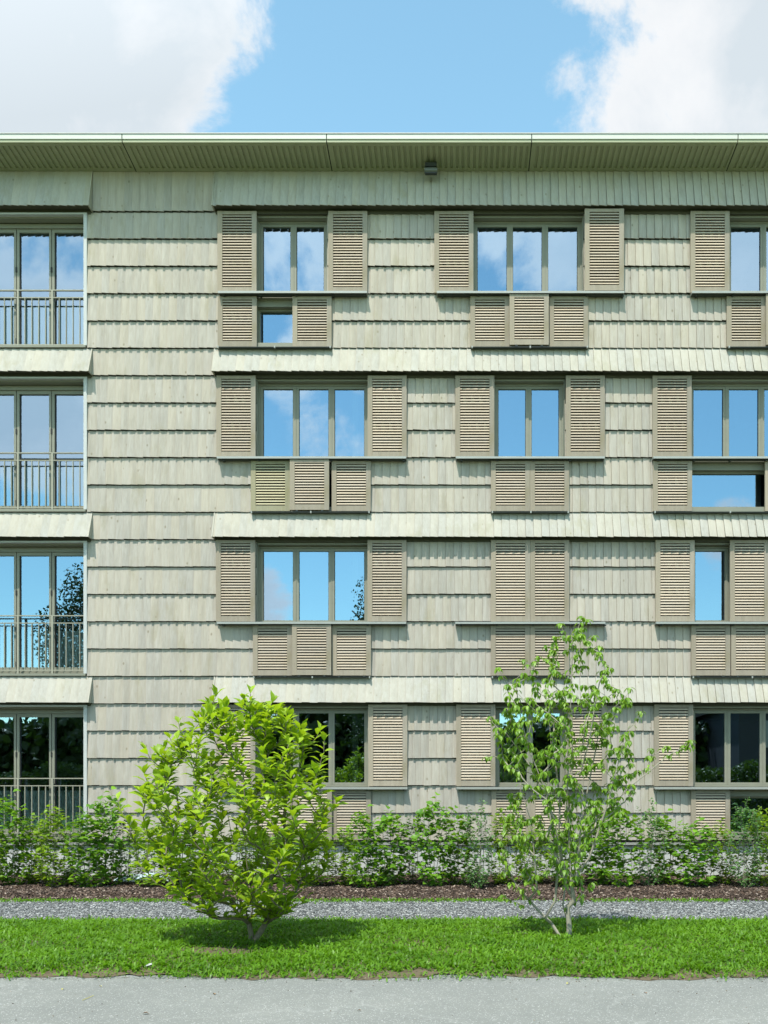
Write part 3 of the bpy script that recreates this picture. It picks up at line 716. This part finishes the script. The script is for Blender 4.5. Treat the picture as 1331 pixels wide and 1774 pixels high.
for path in ends:
    pts_ = [P[i] for i in path]; tot = 0
    # whorl at the tip, alternate leaves below it
    tipd = (pts_[-1]-pts_[-2]).normalized(); tipd = (tipd+Vector((0, 0, .6))).normalized()
    big = rd.uniform(.75, 1.15)
    for k in range(rd.choice((2, 3, 3))):
        a = rd.uniform(0, 6.28); o = Vector((math.cos(a), math.sin(a), 0)); d = (tipd*1.1+o*rd.uniform(.3, .9)).normalized()
        add_leaf(it, pts_[-1], d, o*-.8+Vector((0, 0, .8)), rd.uniform(.10, .15)*big, rd.uniform(.026, .037)*big, min(1, max(0, rd.gauss(.68, .2))))
    acc = 0; a = rd.uniform(0, 6.28)
    for i in range(len(pts_)-1, 0, -1):
        q0, q1 = pts_[i], pts_[i-1]; seg = (q1-q0).length; s = 0
        while s < seg:
            acc_gap = 0.030+rd.uniform(0, .014)
            s += acc_gap; acc += acc_gap
            if acc > 0.46: break
            a += 2.4; o = Vector((math.cos(a), math.sin(a), 0)); d = (o*.9+tipd*rd.uniform(.25, .8)).normalized()
            sz = big*rd.uniform(.8, 1.15)
            add_leaf(it, q0.lerp(q1, min(1, s/seg))+o*.006, d, Vector((0, 0, 1))+o*rd.uniform(-.6, .2)+Vector((rd.uniform(-.5, .5), rd.uniform(-.6, .3), 0)), .140*sz, .033*sz, min(1, max(0, rd.gauss(.5, .25))))
        if acc > 0.46: break
V, F, T = leaves(*[x for x in leaf_arrays(it)[:3]], *leaf_arrays(it)[3:5], LEAF, leaf_arrays(it)[5])
print('magnolia leaves', len(it))
link('crown', np_mesh('crown', V, F, M['magnolia'], T, smooth=True), T1)

# --- the airy dogwood
T2 = empty('dogwood_tree', (1.16, -6.23, 0.02), 'slender airy young tree with pale stems and small drooping leaves on the lawn', 'tree')
rd = random.Random(5)
S2 = 9.77/1600
def t2(px, py, y=0.0): return ((px-988)*S2, y, 1.58-(py-1365)*S2)
bp = [((988,1633),-1,0),((987,1600),0,0),((985,1571),1,0),((996,1560),2,0.0),((984,1540),3,0),((974,1515),4,.0),((966,1475),5,.03),((956,1420),6,.05),((953,1370),7,.05),((951,1335),8,.05),((957,1290),9,.05),((954,1250),10,.06),
      ((990,1530),3,-.05),((1004,1508),12,-.08),((1020,1484),13,-.12),((1031,1450),14,-.14),((1041,1420),15,-.15),((1052,1385),16,-.16),((1060,1350),17,-.17),((1071,1310),18,-.18),((1080,1270),19,-.18),
      ((990,1500),12,.05),((988,1450),21,.06),((986,1400),22,.05),((984,1340),23,.03),((986,1280),24,.02),((990,1220),25,.0),((991,1170),26,0),((993,1125),27,0),((992,1090),28,0),
      ((974,1627),0,.03),((958,1602),30,.04),((936,1580),31,.06),((918,1560),32,.08),((898,1538),33,.1),((884,1510),34,.12),((873,1485),35,.12),
      ((945,1590),31,-.05),((962,1560),37,-.06),((966,1510),38,-.07),((962,1450),39,-.1),
      ((940,1360),8,.2),((925,1330),41,.22),((905,1300),42,.25),((885,1275),43,.25),
      ((1070,1380),17,-.2),((1090,1360),45,-.22),((1115,1340),46,-.24),((1150,1310),47,-.25),
      ((1005,1340),24,-.1),((1020,1280),49,-.12),((1030,1220),50,-.12),((1038,1180),51,-.12),
      ((940,1240),11,.1),((915,1215),53,.12),((890,1190),54,.12), ((972,1500),5,-.1), ((962,1430),56,-.14), ((940,1360),57,-.18), ((915,1300),58,-.2), ((900,1240),59,-.22), ((1000,1500),13,.12), ((1012,1430),61,.16), ((1025,1360),62,.18), ((1040,1290),63,.2), ((1050,1220),64,.2), ((978,1570),1,.08), ((985,1520),66,.14), ((972,1460),67,.2), ((976,1390),68,.24), ((968,1320),69,.26), ((965,1250),70,.26), ((1002,1480),12,-.12), ((1004,1420),72,-.18), ((1008,1350),73,-.2), ((1000,1280),74,-.22), ((930,1540),33,-.12), ((925,1480),76,-.16), ((918,1420),77,-.18), ((900,1360),78,-.2)]
base = [(t2(a[0], a[1], y), q) for a, q, y in bp]
env = [(1058, 975, 1020), (1120, 945, 1045), (1165, 905, 1070), (1200, 880, 1092), (1250, 855, 1112), (1300, 860, 1130), (1350, 865, 1125), (1400, 872, 1098), (1450, 855, 1060), (1500, 862, 1040), (1560, 890, 1020)]
tp = [(1010,1065),(975,1075),(1022,1068),(1030,1120),(965,1115),(952,1112),(862,1162),(908,1143),(912,1160),(1060,1155),(1045,1130),(878,1190),(897,1183),(850,1243),(860,1248),(845,1310),(895,1255),(1190,1283),(1180,1292),(1165,1290),(1135,1295),(1118,1310),(1128,1330),(1105,1235),(1090,1215),(1085,1195),(905,1172),(1015,1080),(945,1145),(1190,1290),(925,1205),(870,1400),(860,1475),(875,1555),(905,1540),(1010,1560)]
tips = [t2(x, y, rd.uniform(-.3, .3)) for x, y in tp]
while len(tips) < 400:
    y = rd.uniform(1070, 1540)
    a, b = span_at(env, y); c, h = (a+b)/2, (b-a)/2
    if rd.random() > h/130 or (y < 1180 and rd.random() < .45): continue
    ang = rd.uniform(0, 6.28); r = rd.uniform(0, 1)**.5
    if y > 1470 and rd.random() < .35: continue
    x = c+h*r*math.cos(ang)
    tips.append(t2(x, y, h*S2*.75*r*math.sin(ang)))
P, Q, ends = grow(base, tips, 0.07, 0.7, 0.007, rd, 0.25)
V, F, Rr = tubes(P, Q, 0.0030, 0.47, 6, 0.034)
link('trunk', np_mesh('trunk', V, F, M['palebark'], smooth=True), T2)
it = []
for path in ends:
    pts_ = [P[i] for i in path]; acc = 0; a = rd.uniform(0, 6.28)
    def pair(p, m):
        global a
        a += 1.57+rd.uniform(-.3, .3)
        for s in range(m):
            b = a+s*6.283/m+rd.uniform(-.3, .3); o = Vector((math.cos(b), math.sin(b), 0))
            d = (o*rd.uniform(.35, .75)+Vector((0, 0, -rd.uniform(.25, .9)))).normalized(); sz = rd.uniform(.7, 1.15)
            add_leaf(it, p+o*.012, d, o*.7+Vector((0, 0, .7)), .070*sz, .0175*sz, min(1, max(0, rd.gauss(.5, .25))))
    pair(pts_[-1], 4); pair(pts_[-1]+Vector((0, 0, -.012)), 4); L = 0; nxt = rd.uniform(.04, .08)
    for i in range(len(pts_)-1, 0, -1):
        L += (pts_[i]-pts_[i-1]).length
        if L > .30: break
        if L > nxt: pair(pts_[i-1], rd.choice((2, 3, 4))); nxt = L+rd.uniform(.05, .10)
V, F, T = leaves(*leaf_arrays(it)[:5], LEAF_O, leaf_arrays(it)[5])
print('dogwood leaves', len(it))
link('crown', np_mesh('crown', V, F, M['dogwood'], T, smooth=True), T2)

# --- hedge shrubs
def shrub_mesh(seed, kind, h, w):
    rd = random.Random(seed); tips = []; base = [((0,0,-.03),-1)]
    ns = {'hazel': 3, 'hornbeam': 2, 'rose': 4}[kind]
    for s in range(ns):
        a = rd.uniform(0, 6.28); rr = rd.uniform(.25, .6)*w*.5; p = 0; n = len(base)
        for k in range(1, 6):
            u = k/5; base.append(((math.cos(a)*rr*u**.7+rd.uniform(-.01, .01), math.sin(a)*rr*u**.7*.7, h*.68*u), p if k == 1 else len(base)-1))
            p = len(base)-1
    nt = {'hazel': 112, 'hornbeam': 150, 'rose': 120}[kind]
    for i in range(nt):
        z = h*(.06+.86*rd.random()); r = w*.5*(1.05-.55*max(0, z/h-.45)/.55)*(.80+.35*min(1, z/h*2))*rd.random()**.5; a = rd.uniform(0, 6.28)
        tips.append((r*math.cos(a), r*math.sin(a)*.8, z))
    tips.append((rd.uniform(-.06, .06), 0, h)); 
    if kind != 'hazel': tips.append((rd.uniform(-.15, .15), 0, h*.97))
    P, Q, ends = grow(base, tips, .07, .5, .008, rd)
    V, F, Rr = tubes(P, Q, .0016, .42, 4, .012)
    st = np_mesh('stem', V, F, M['twig'], smooth=True); it = []
    LL, WW, gap, ln = {'hazel': (.105, .038, .036, .34), 'hornbeam': (.082, .025, .026, .34), 'rose': (.055, .018, .020, .32)}[kind]
    for path in ends:
        pts_ = [P[i] for i in path]; acc = 0; a = rd.uniform(0, 6.28)
        td = (pts_[-1]-pts_[-2]).normalized()
        for i in range(len(pts_)-1, 0, -1):
            q0, q1 = pts_[i], pts_[i-1]; seg = (q1-q0).length; s = 0
            while s < seg:
                g_ = gap*rd.uniform(.7, 1.3); a += 2.6+rd.uniform(-.4, .4); o = Vector((math.cos(a), math.sin(a), rd.uniform(-.2, .2)))
                d = (o+td*rd.uniform(.1, .6)).normalized(); sz = rd.uniform(.65, 1.2)
                add_leaf(it, q0.lerp(q1, min(1, s/seg))+o*.01, d, Vector((rd.uniform(-.6, .6), rd.uniform(-.6, .4)-.15, 1)), LL*sz, WW*sz, min(1, max(0, rd.gauss(.45, .28))))
                s += g_; acc += g_
                if acc > ln: break
            if acc > ln: break
    V, F, T = leaves(*leaf_arrays(it)[:5], LEAF_O, leaf_arrays(it)[5])
    return st, np_mesh('foliage', V, F, M[kind], T, smooth=True), len(it)
kinds = ['hazel', 'hornbeam', 'rose', 'hazel', 'hornbeam', 'hazel', 'rose', 'hornbeam', 'hazel']
protos = [shrub_mesh(40+i, k, 1.0, {'hazel': .62, 'hornbeam': .54, 'rose': .50}[k]) for i, k in enumerate(kinds)]
print('shrub leaves', [p[2] for p in protos])
PL = {'hazel': 'broad-leaved', 'hornbeam': 'small-leaved yellow-green', 'rose': 'fine-leaved blue-green'}
# (px, top py, proto, where)
HEDGE = [(-25, 1405, 1, None), (20, 1372, 0, 'at the left edge of the view under the lowest balcony railing'), (58, 1412, 4, 'second from the left edge'),
 (92, 1395, 1, 'third from the left, under the middle of the balcony railing'), (130, 1425, 6, 'fourth from the left under the balcony'),
 (152, 1398, 5, 'directly below the railing end'), (186, 1368, 3, 'tall pointed one just right of the balcony opening'), (222, 1408, 2, 'between the tall pointed shrub and the magnolia'),
 (262, 1425, 7, 'half hidden by the left edge of the magnolia'), (310, 1435, 5, 'behind the left branches of the magnolia'), (362, 1440, 4, 'behind the magnolia left of its trunk'),
 (425, 1440, 1, 'directly behind the magnolia trunk'), (485, 1440, 8, 'behind the magnolia right of its trunk'), (545, 1435, 7, 'behind the right branches of the magnolia'),
 (596, 1432, 1, 'dark dense one just right of the magnolia'), (634, 1398, 0, 'in front of the lowest shutter right of the magnolia'), (672, 1402, 8, 'with one bright branch low down, between magnolia and dogwood'),
 (713, 1412, 2, 'left of the tall thin shoot'), (750, 1378, 3, 'with a tall thin shoot midway between the two trees'), (792, 1400, 5, 'right of the tall thin shoot midway between the two trees'),
 (828, 1385, 6, 'thin one just left of the dogwood crown'), (872, 1408, 7, 'behind the left twigs of the dogwood'), (925, 1425, 4, 'behind the dogwood left of its main stem'),
 (985, 1430, 8, 'directly behind the main stem of the dogwood'), (1038, 1395, 3, 'large one right of the dogwood stem'), (1075, 1388, 8, 'dense dark one right of the dogwood'),
 (1122, 1385, 6, 'with red-tipped shoots below the lower shutter of the right window'), (1155, 1405, 0, 'left of the lowest shutter at the right'), (1208, 1418, 5, 'in front of the lowest shutter at the right'),
 (1252, 1420, 4, 'at the right end of the lowest right shutter'), (1290, 1382, 2, 'tall wispy one before the dark low window at right'), (1322, 1398, 1, 'bright one at the right edge of the view'), (1370, 1400, 0, None)]
for i, (px, ty, k, where) in enumerate(HEDGE):
    y = -1.45 + ((i*7) % 5 - 2)*0.13; d = CAM_D + y; X = (px-797)/1600*d; top = 1.6-(ty-1365)/1600*d
    kind = kinds[k]
    lab = f"{PL[kind]} young hedge shrub " + (where or ('beyond the left edge of the balcony' if px < 0 else 'beyond the right edge of the hedge'))
    e = empty('hedge_shrub', (X, y, 0.06), lab, 'shrub', 'young shrubs planted in a row in the mulch')
    st = link('stem', protos[k][0], e); fo = link('foliage', protos[k][1], e)
    h = top-0.06; e.scale = (1.0*random.uniform(.92, 1.12), 1.0, h); e.rotation_euler.z = random.uniform(-.5, .5) + (math.pi if i % 2 else 0)
# low seedlings in the mulch
for px, py, nm in ((120, 1537, 'below the balcony railing'), (672, 1532, 'between the two trees'), (828, 1530, 'left of the dogwood'), (1000, 1590, None)):
    if nm is None: continue
    d = 1.57*1600/(py-1365); e = empty('seedling', ((px-797)/1600*d, d-CAM_D, .04), f'tiny leafy seedling sprouting from the mulch {nm}', 'seedling', 'seedlings in the mulch')
    st = link('stem', protos[0][0], e); fo = link('foliage', protos[0][1], e); e.scale = (.38, .38, .30)

# ---------------------------------------------------------------- small things on the ground
def at_ground(px, py, z=0.0):
    d = (1.6-z)*1600/(py-1365); return ((px-797)/1600*d, d-CAM_D, z)
LB = plain_mat('dry_leaf', (0.22, 0.12, 0.045), .7, .2, nscale=60, namt=.4); LY = plain_mat('yellow_leaf', (0.40, 0.36, 0.06), .7, .2, nscale=60, namt=.3)
def dry_leaf(px, py, s, mat, label, a):
    it = []; D = Vector((math.cos(a), math.sin(a), .25)); add_leaf(it, (0, 0, 0.012), D, Vector((.3*math.sin(a), .2, 1)), s, s*.33, .5)
    V, F, T = leaves(*leaf_arrays(it)[:5], LEAF*np.array([1, 1, 2.2]), leaf_arrays(it)[5])
    V = V[:, :]; V[:, 2] -= V[:, 2].min()
    o = link('fallen_leaf', np_mesh('fallen_leaf', V, F, mat, T, smooth=True)); o.location = at_ground(px, py, 0.001); tag(o, label, 'leaf', 'fallen leaves on the road')
dry_leaf(247, 1758, .045, LB, 'curled brown leaf lying alone low on the road below the magnolia', .3)
dry_leaf(372, 1724, .035, LB, 'dark crumpled leaf on the road below the magnolia trunk', 2.0)
dry_leaf(106, 1716, .028, LY, 'small tan leaf on the road near the lawn edge at far left', 1.0)
dry_leaf(176, 1710, .026, LY, 'small yellow leaf on the road next to the lawn edge left', 2.6)
dry_leaf(982, 1706, .035, LY, 'small yellow leaf on the road under the dogwood', .8)
dry_leaf(626, 1752, .03, LB, 'brown leaf at the bottom of the road in the middle', 2.9)
dry_leaf(1120, 1722, .03, LB, 'brown leaf on the right part of the road', 1.7)
# straw stalk
s = MB(); a0 = Vector(at_ground(143, 1733, .006)); a1 = Vector(at_ground(162, 1725, .01)); s.cyl(a0, a1, .0022, 5); tag(s.build('straw_stalk', LY), 'dry straw stalk lying on the road at left', 'stalk')
# white scrap in the grass
s = MB(); x, y, z = at_ground(257, 1672, .06)
s.hexa([(x-.03,y-.015,z-.012),(x+.035,y-.01,z+.006),(x+.028,y+.02,z+.004),(x-.026,y+.018,z-.004),(x-.026,y-.012,z-.006),(x+.03,y-.006,z+.016),(x+.024,y+.02,z+.014),(x-.02,y+.018,z+.004)])
tag(s.build('paper_scrap', M['trim']), 'crumpled white paper scrap in the grass near the road at left', 'litter')
s = MB(); x, y, z = at_ground(405, 1690, .008)
s.hexa([(x-.045,y-.006,z-.006),(x+.045,y-.004,z-.006),(x+.045,y+.008,z-.006),(x-.045,y+.008,z-.006),(x-.045,y-.006,z+.002),(x+.045,y-.004,z+.004),(x+.045,y+.008,z+.004),(x-.045,y+.008,z+.002)])
tag(s.build('wood_splinter', M['clad']), 'pale flat wood splinter at the lawn edge by the road', 'splinter')
# fleece at the wall foot
X, Y = np.meshgrid(np.linspace(wx(188, 1.0), wx(305, 1.0), 60), np.linspace(-.95, -.40, 16))
Z = .085+.03*np.sin(X*7+Y*5)*np.cos(Y*9)+.02*np.sin(X*19)+.05*np.clip((Y+.8)/.4, 0, 1); Y = Y+.05*np.sin(X*6)
Vv = np.stack([X, Y, Z], -1).reshape(-1, 3); i = np.arange(59*15); aa = (i//59)*60+i % 59
fl = link('garden_fleece', np_mesh('garden_fleece', Vv, np.stack([aa, aa+1, aa+61, aa+60], -1), plain_mat('fleece', (.36, .45, .46), .8, .2), smooth=True))
md = fl.modifiers.new('thick', 'SOLIDIFY'); md.thickness = .004
tag(fl, 'pale blue grey garden fleece lying at the wall foot behind the hedge', 'fleece')

# ---------------------------------------------------------------- the far side of the street (seen mirrored in the panes)
def far_crown(name, parent, rx, ry, rz, cz, n, seed, leaf=.16, lobes=26):
    r = np.random.default_rng(seed); c = unit(r.normal(size=(lobes, 3)))*r.uniform(.35, .85, (lobes, 1)); i = r.integers(0, lobes, n)
    p = c[i]+unit(r.normal(size=(n, 3)))*(r.uniform(0, 1, (n, 1))**.4)*.34; p = p*np.array([rx, ry, rz])+np.array([0, 0, cz])
    D = unit(r.normal(size=(n, 3))+np.array([0, 0, -.4])); V, F, T = scatter_tpl(p, D, perp(D, r.normal(size=(n, 3))), r.uniform(.7, 1.3, n)*leaf, r.uniform(.7, 1.3, n)*leaf*.35, LEAF_O, LEAF_F, r.uniform(0, 1, n))
    return link(name, np_mesh(name, V, F, M['farleaf'], T), parent)
def far_tree(x, y, h, rad, seed, label):
    e = empty('street_tree', (x, y, 0), label, 'tree'); P, Q, ends = grow([((0,0,0),-1),((0,0,h*.15),0),((.05,0,h*.3),1),((0,.05,h*.45),2),((0,0,h*.6),3)], [(rad*.7*math.cos(k*2.4)*(k % 3+1)/3, rad*.7*math.sin(k*2.4)*(k % 3+1)/3, h*(.4+.5*((k*7) % 10)/10)) for k in range(22)], .4, .4, .03, random.Random(seed))
    V, F, _ = tubes(P, Q, .03, .5, 7, .22); link('trunk', np_mesh('trunk', V, F, M['bark'], smooth=True), e)
    far_crown('crown', e, rad, rad, h*.36, h*.62, 20000, seed, .12, 40)
far_tree(-16.6, -25.5, 12.0, 2.7, 1, 'tall dark tree across the road mirrored in the left balcony door')
far_tree(-2.75, -26.0, 11.4, 2.9, 2, 'tall dark tree across the road mirrored in the right pane above the magnolia')
hg = empty('roadside_hedge', (0, -21.5, 0), 'long leafy hedge across the road, mirrored low in the ground floor panes', 'hedge'); hr = np.random.default_rng(8); n = 42000
hx = hr.uniform(-22, 16, n); hz = (1.7+.8*n2(hx, hx*0, .9, 1.)+.3*n2(hx, hx*0, 3.1, 4.))*hr.uniform(0, 1, n)**.6; hy = hr.normal(0, .45, n); D = unit(hr.normal(size=(n, 3)))
V, F, T = scatter_tpl(np.stack([hx, hy, hz], -1), D, perp(D, hr.normal(size=(n, 3))), hr.uniform(.10, .2, n), hr.uniform(.04, .07, n), LEAF_O, LEAF_F, hr.uniform(0, 1, n)); link('foliage', np_mesh('foliage', V, F, M['roadleaf'], T), hg)
wr = np.random.default_rng(5); n = 110000
wxx = wr.uniform(-60, 45, n); wyy = -48+wr.normal(0, 2.5, n); top = 4.9+2.2*n2(wxx, wxx*0, .35, 2.)+.9*n2(wxx, wxx*0, 1.3, 5.); wz = top*wr.uniform(0, 1, n)**.6
D = unit(wr.normal(size=(n, 3))); V, F, T = scatter_tpl(np.stack([wxx, wyy, wz], -1), D, perp(D, wr.normal(size=(n, 3))), wr.uniform(.4, .8, n), wr.uniform(.18, .34, n), LEAF_O, LEAF_F, wr.uniform(0, 1, n))
tag(link('woodland', np_mesh('woodland', V, F, M['farleaf'], T)), 'dark band of trees across the road, mirrored in the ground floor panes', 'woodland', kind='stuff')
H = empty('opposite_house', (21, -42, 0), 'dark gabled house across the road mirrored in the ground floor panes at right', 'house')
hw = plain_mat('dark_render', (.07, .075, .085), .9, .1); b = MB(); b.box(-5, 5, -5, 5, 0, 6.2); b.build('wall', hw, H)
b = MB(); b.hexa([(-5.4,-5.4,6.2),(5.4,-5.4,6.2),(5.4,5.4,6.2),(-5.4,5.4,6.2),(-5.4,-.1,9),(5.4,-.1,9),(5.4,.1,9),(-5.4,.1,9)]); b.build('roof', M['backing'], H)
for x in (-3.6, -.8, 2.2):
    for z in (1.2, 4.0):
        b = MB(); b.box(x, x+1.3, 5.0, 5.08, z, z+1.5); b.build('window', M['trim'], H)

# ---------------------------------------------------------------- sky, sun
sd = Vector((-0.36, -1.0, 1.95)).normalized()          # towards the sun
elev = math.asin(sd.z); azim = math.atan2(sd.x, sd.y)  # azimuth from +Y, clockwise
sun = bpy.data.objects.new('sun', bpy.data.lights.new('sun', 'SUN')); C.objects.link(sun)
sun.data.energy = 3.9; sun.data.angle = R(0.6); sun.data.color = (1.0, 0.965, 0.91)
sun.rotation_euler = sd.to_track_quat('Z', 'Y').to_euler(); sun.location = (-5, -20, 30)
W = bpy.data.worlds.new('World'); bpy.context.scene.world = W; W.use_nodes = True; nt = W.node_tree; nt.nodes.clear()
class WT(NT):
    def __init__(s): s.t = nt
t = WT()
sky = t.n('TexSky', sky_type='NISHITA'); sky.sun_disc = False; sky.sun_elevation = elev; sky.sun_rotation = azim; sky.air_density = 1.0; sky.dust_density = 0.15; sky.ozone_density = 1.8; sky.altitude = 500
SKY_S = 0.15
dirv = t.n('TexCoord').outputs['Generated']
sep = t.n('SeparateXYZ', {0: dirv}); zz = t.math('MAXIMUM', sep.outputs[2], 0.04)
pl = t.n('CombineXYZ', {0: t.math('DIVIDE', sep.outputs[0], zz), 1: t.math('DIVIDE', sep.outputs[1], zz), 2: 0.0}).outputs[0]
nz = t.n('TexNoise', {'Vector': dirv, 'Scale': 7.0, 'Detail': 11.0, 'Roughness': 0.62, 'Distortion': 0.25}).outputs['Fac']
nf = t.n('TexNoise', {'Vector': pl, 'Scale': 1.1, 'Detail': 7.0, 'Roughness': 0.6}).outputs['Fac']
nn = t.math('MULTIPLY_ADD', t.math('SUBTRACT', t.math('MULTIPLY_ADD', nz, 0.75, t.math('MULTIPLY', nf, 0.25)), 0.5), 2.7, 0.5)
BLOBS = [((-.50, -1, .52), 9, 0.40), ((-.20, -1, .60), 7, 0.30), ((.12, -1, .62), 9, 0.34), ((.34, -1, .62), 7, 0.30), ((-.14, -1, .41), 4.0, 0.55), ((-.24, -1, .20), 3.6, 0.75), ((.26, -1, .31), 3.4, 0.55), ((.33, -1, .26), 3.2, 0.45), ((-.46, -1, .40), 6, 0.35),
         ((.0, -1, .28), 13, -0.3), ((.35, -1, .28), 10, -0.3), ((-.45, -1, .20), 8, -0.25), ((0, -1, 1.9), 28, 0.35)]  # last blob: added unseen high cloud, white fill light for the facade
bias = 0.0
for d, rad, w in BLOBS:
    dv = Vector(d).normalized(); dot = t.n('VectorMath', {0: dirv, 1: tuple(dv)}, operation='DOT_PRODUCT').outputs['Value']
    mr = t.n('MapRange', {0: dot, 1: math.cos(R(rad*1.35)), 2: math.cos(R(rad*0.62)), 3: 0.0, 4: w}, interpolation_type='SMOOTHSTEP').outputs[0]
    bias = mr if isinstance(bias, float) else t.math('ADD', bias, mr)
# two big cloud banks above the roof with a lane of blue between them
yy = t.math('MAXIMUM', sep.outputs[1], 0.05); u_ = t.math('DIVIDE', sep.outputs[0], yy); w_ = t.math('SUBTRACT', t.math('DIVIDE', sep.outputs[2], yy), 0.71)
dl = t.math('DIVIDE', t.math('SUBTRACT', t.math('MULTIPLY_ADD', w_, 0.20, -0.245), u_), 0.15)
dr = t.math('DIVIDE', t.math('SUBTRACT', u_, t.math('MULTIPLY_ADD', w_, 0.30, 0.088)), 0.30)
bank = t.math('MINIMUM', t.math('MAXIMUM', t.math('MAXIMUM', dl, dr), -0.42), 0.62)
gate = t.n('MapRange', {0: sep.outputs[1], 1: 0.05, 2: 0.25, 3: 0.0, 4: 1.0}).outputs[0]
bias = t.math('ADD', bias, t.math('MULTIPLY', t.math('ADD', bank, 0.28), gate))
cov = t.math('ADD', nn, bias)
fac = t.n('MapRange', {0: cov, 1: 0.70, 2: 1.0, 3: 0.0, 4: 0.95}, interpolation_type='SMOOTHSTEP').outputs[0]
sh = t.n('TexNoise', {'Vector': dirv, 'Scale': 3.4, 'Detail': 6.0, 'Roughness': 0.55}).outputs['Fac']
cc = t.ramp(t.math('MULTIPLY_ADD', t.math('SUBTRACT', cov, .8), 0.35, sh), [(0.32, (1.06, 1.05, 1.04)), (0.50, (0.93, 0.95, 0.97)), (0.68, (0.74, 0.81, 0.86))])
b1 = t.n('Background', {0: t.mix(1.0, sky.outputs[0], (1.42, 1.66, 1.30), 'MULTIPLY'), 1: SKY_S}).outputs[0]; sdot = t.n('VectorMath', {0: dirv, 1: tuple(sd)}, operation='DOT_PRODUCT').outputs['Value']
b2 = t.n('Background', {0: cc, 1: t.n('MapRange', {0: sdot, 1: 0.2, 2: 1.0, 3: 0.59, 4: 1.65}).outputs[0]}).outputs[0]
mx = t.n('MixShader', {0: fac, 1: b1, 2: b2}).outputs[0]
wo = nt.nodes.new('ShaderNodeOutputWorld'); nt.links.new(mx, wo.inputs[0])

# ---------------------------------------------------------------- camera
cam = bpy.data.objects.new('camera', bpy.data.cameras.new('camera')); C.objects.link(cam)
cam.location = (0, -CAM_D, 1.6); cam.rotation_euler = (R(90), 0, 0)
cam.data.sensor_fit = 'HORIZONTAL'; cam.data.sensor_width = 36; cam.data.lens = 36*1600/1331
cam.data.shift_x = (665.5-797)/1331; cam.data.shift_y = (1365-887)/1331; cam.data.clip_end = 2000
sc = bpy.context.scene; sc.camera = cam
sc.view_settings.view_transform = 'Standard'; sc.view_settings.look = 'None'; sc.view_settings.exposure = 0.74; sc.view_settings.gamma = 1
sc.cycles.max_bounces = 8; sc.cycles.transparent_max_bounces = 12; sc.cycles.use_denoising = True
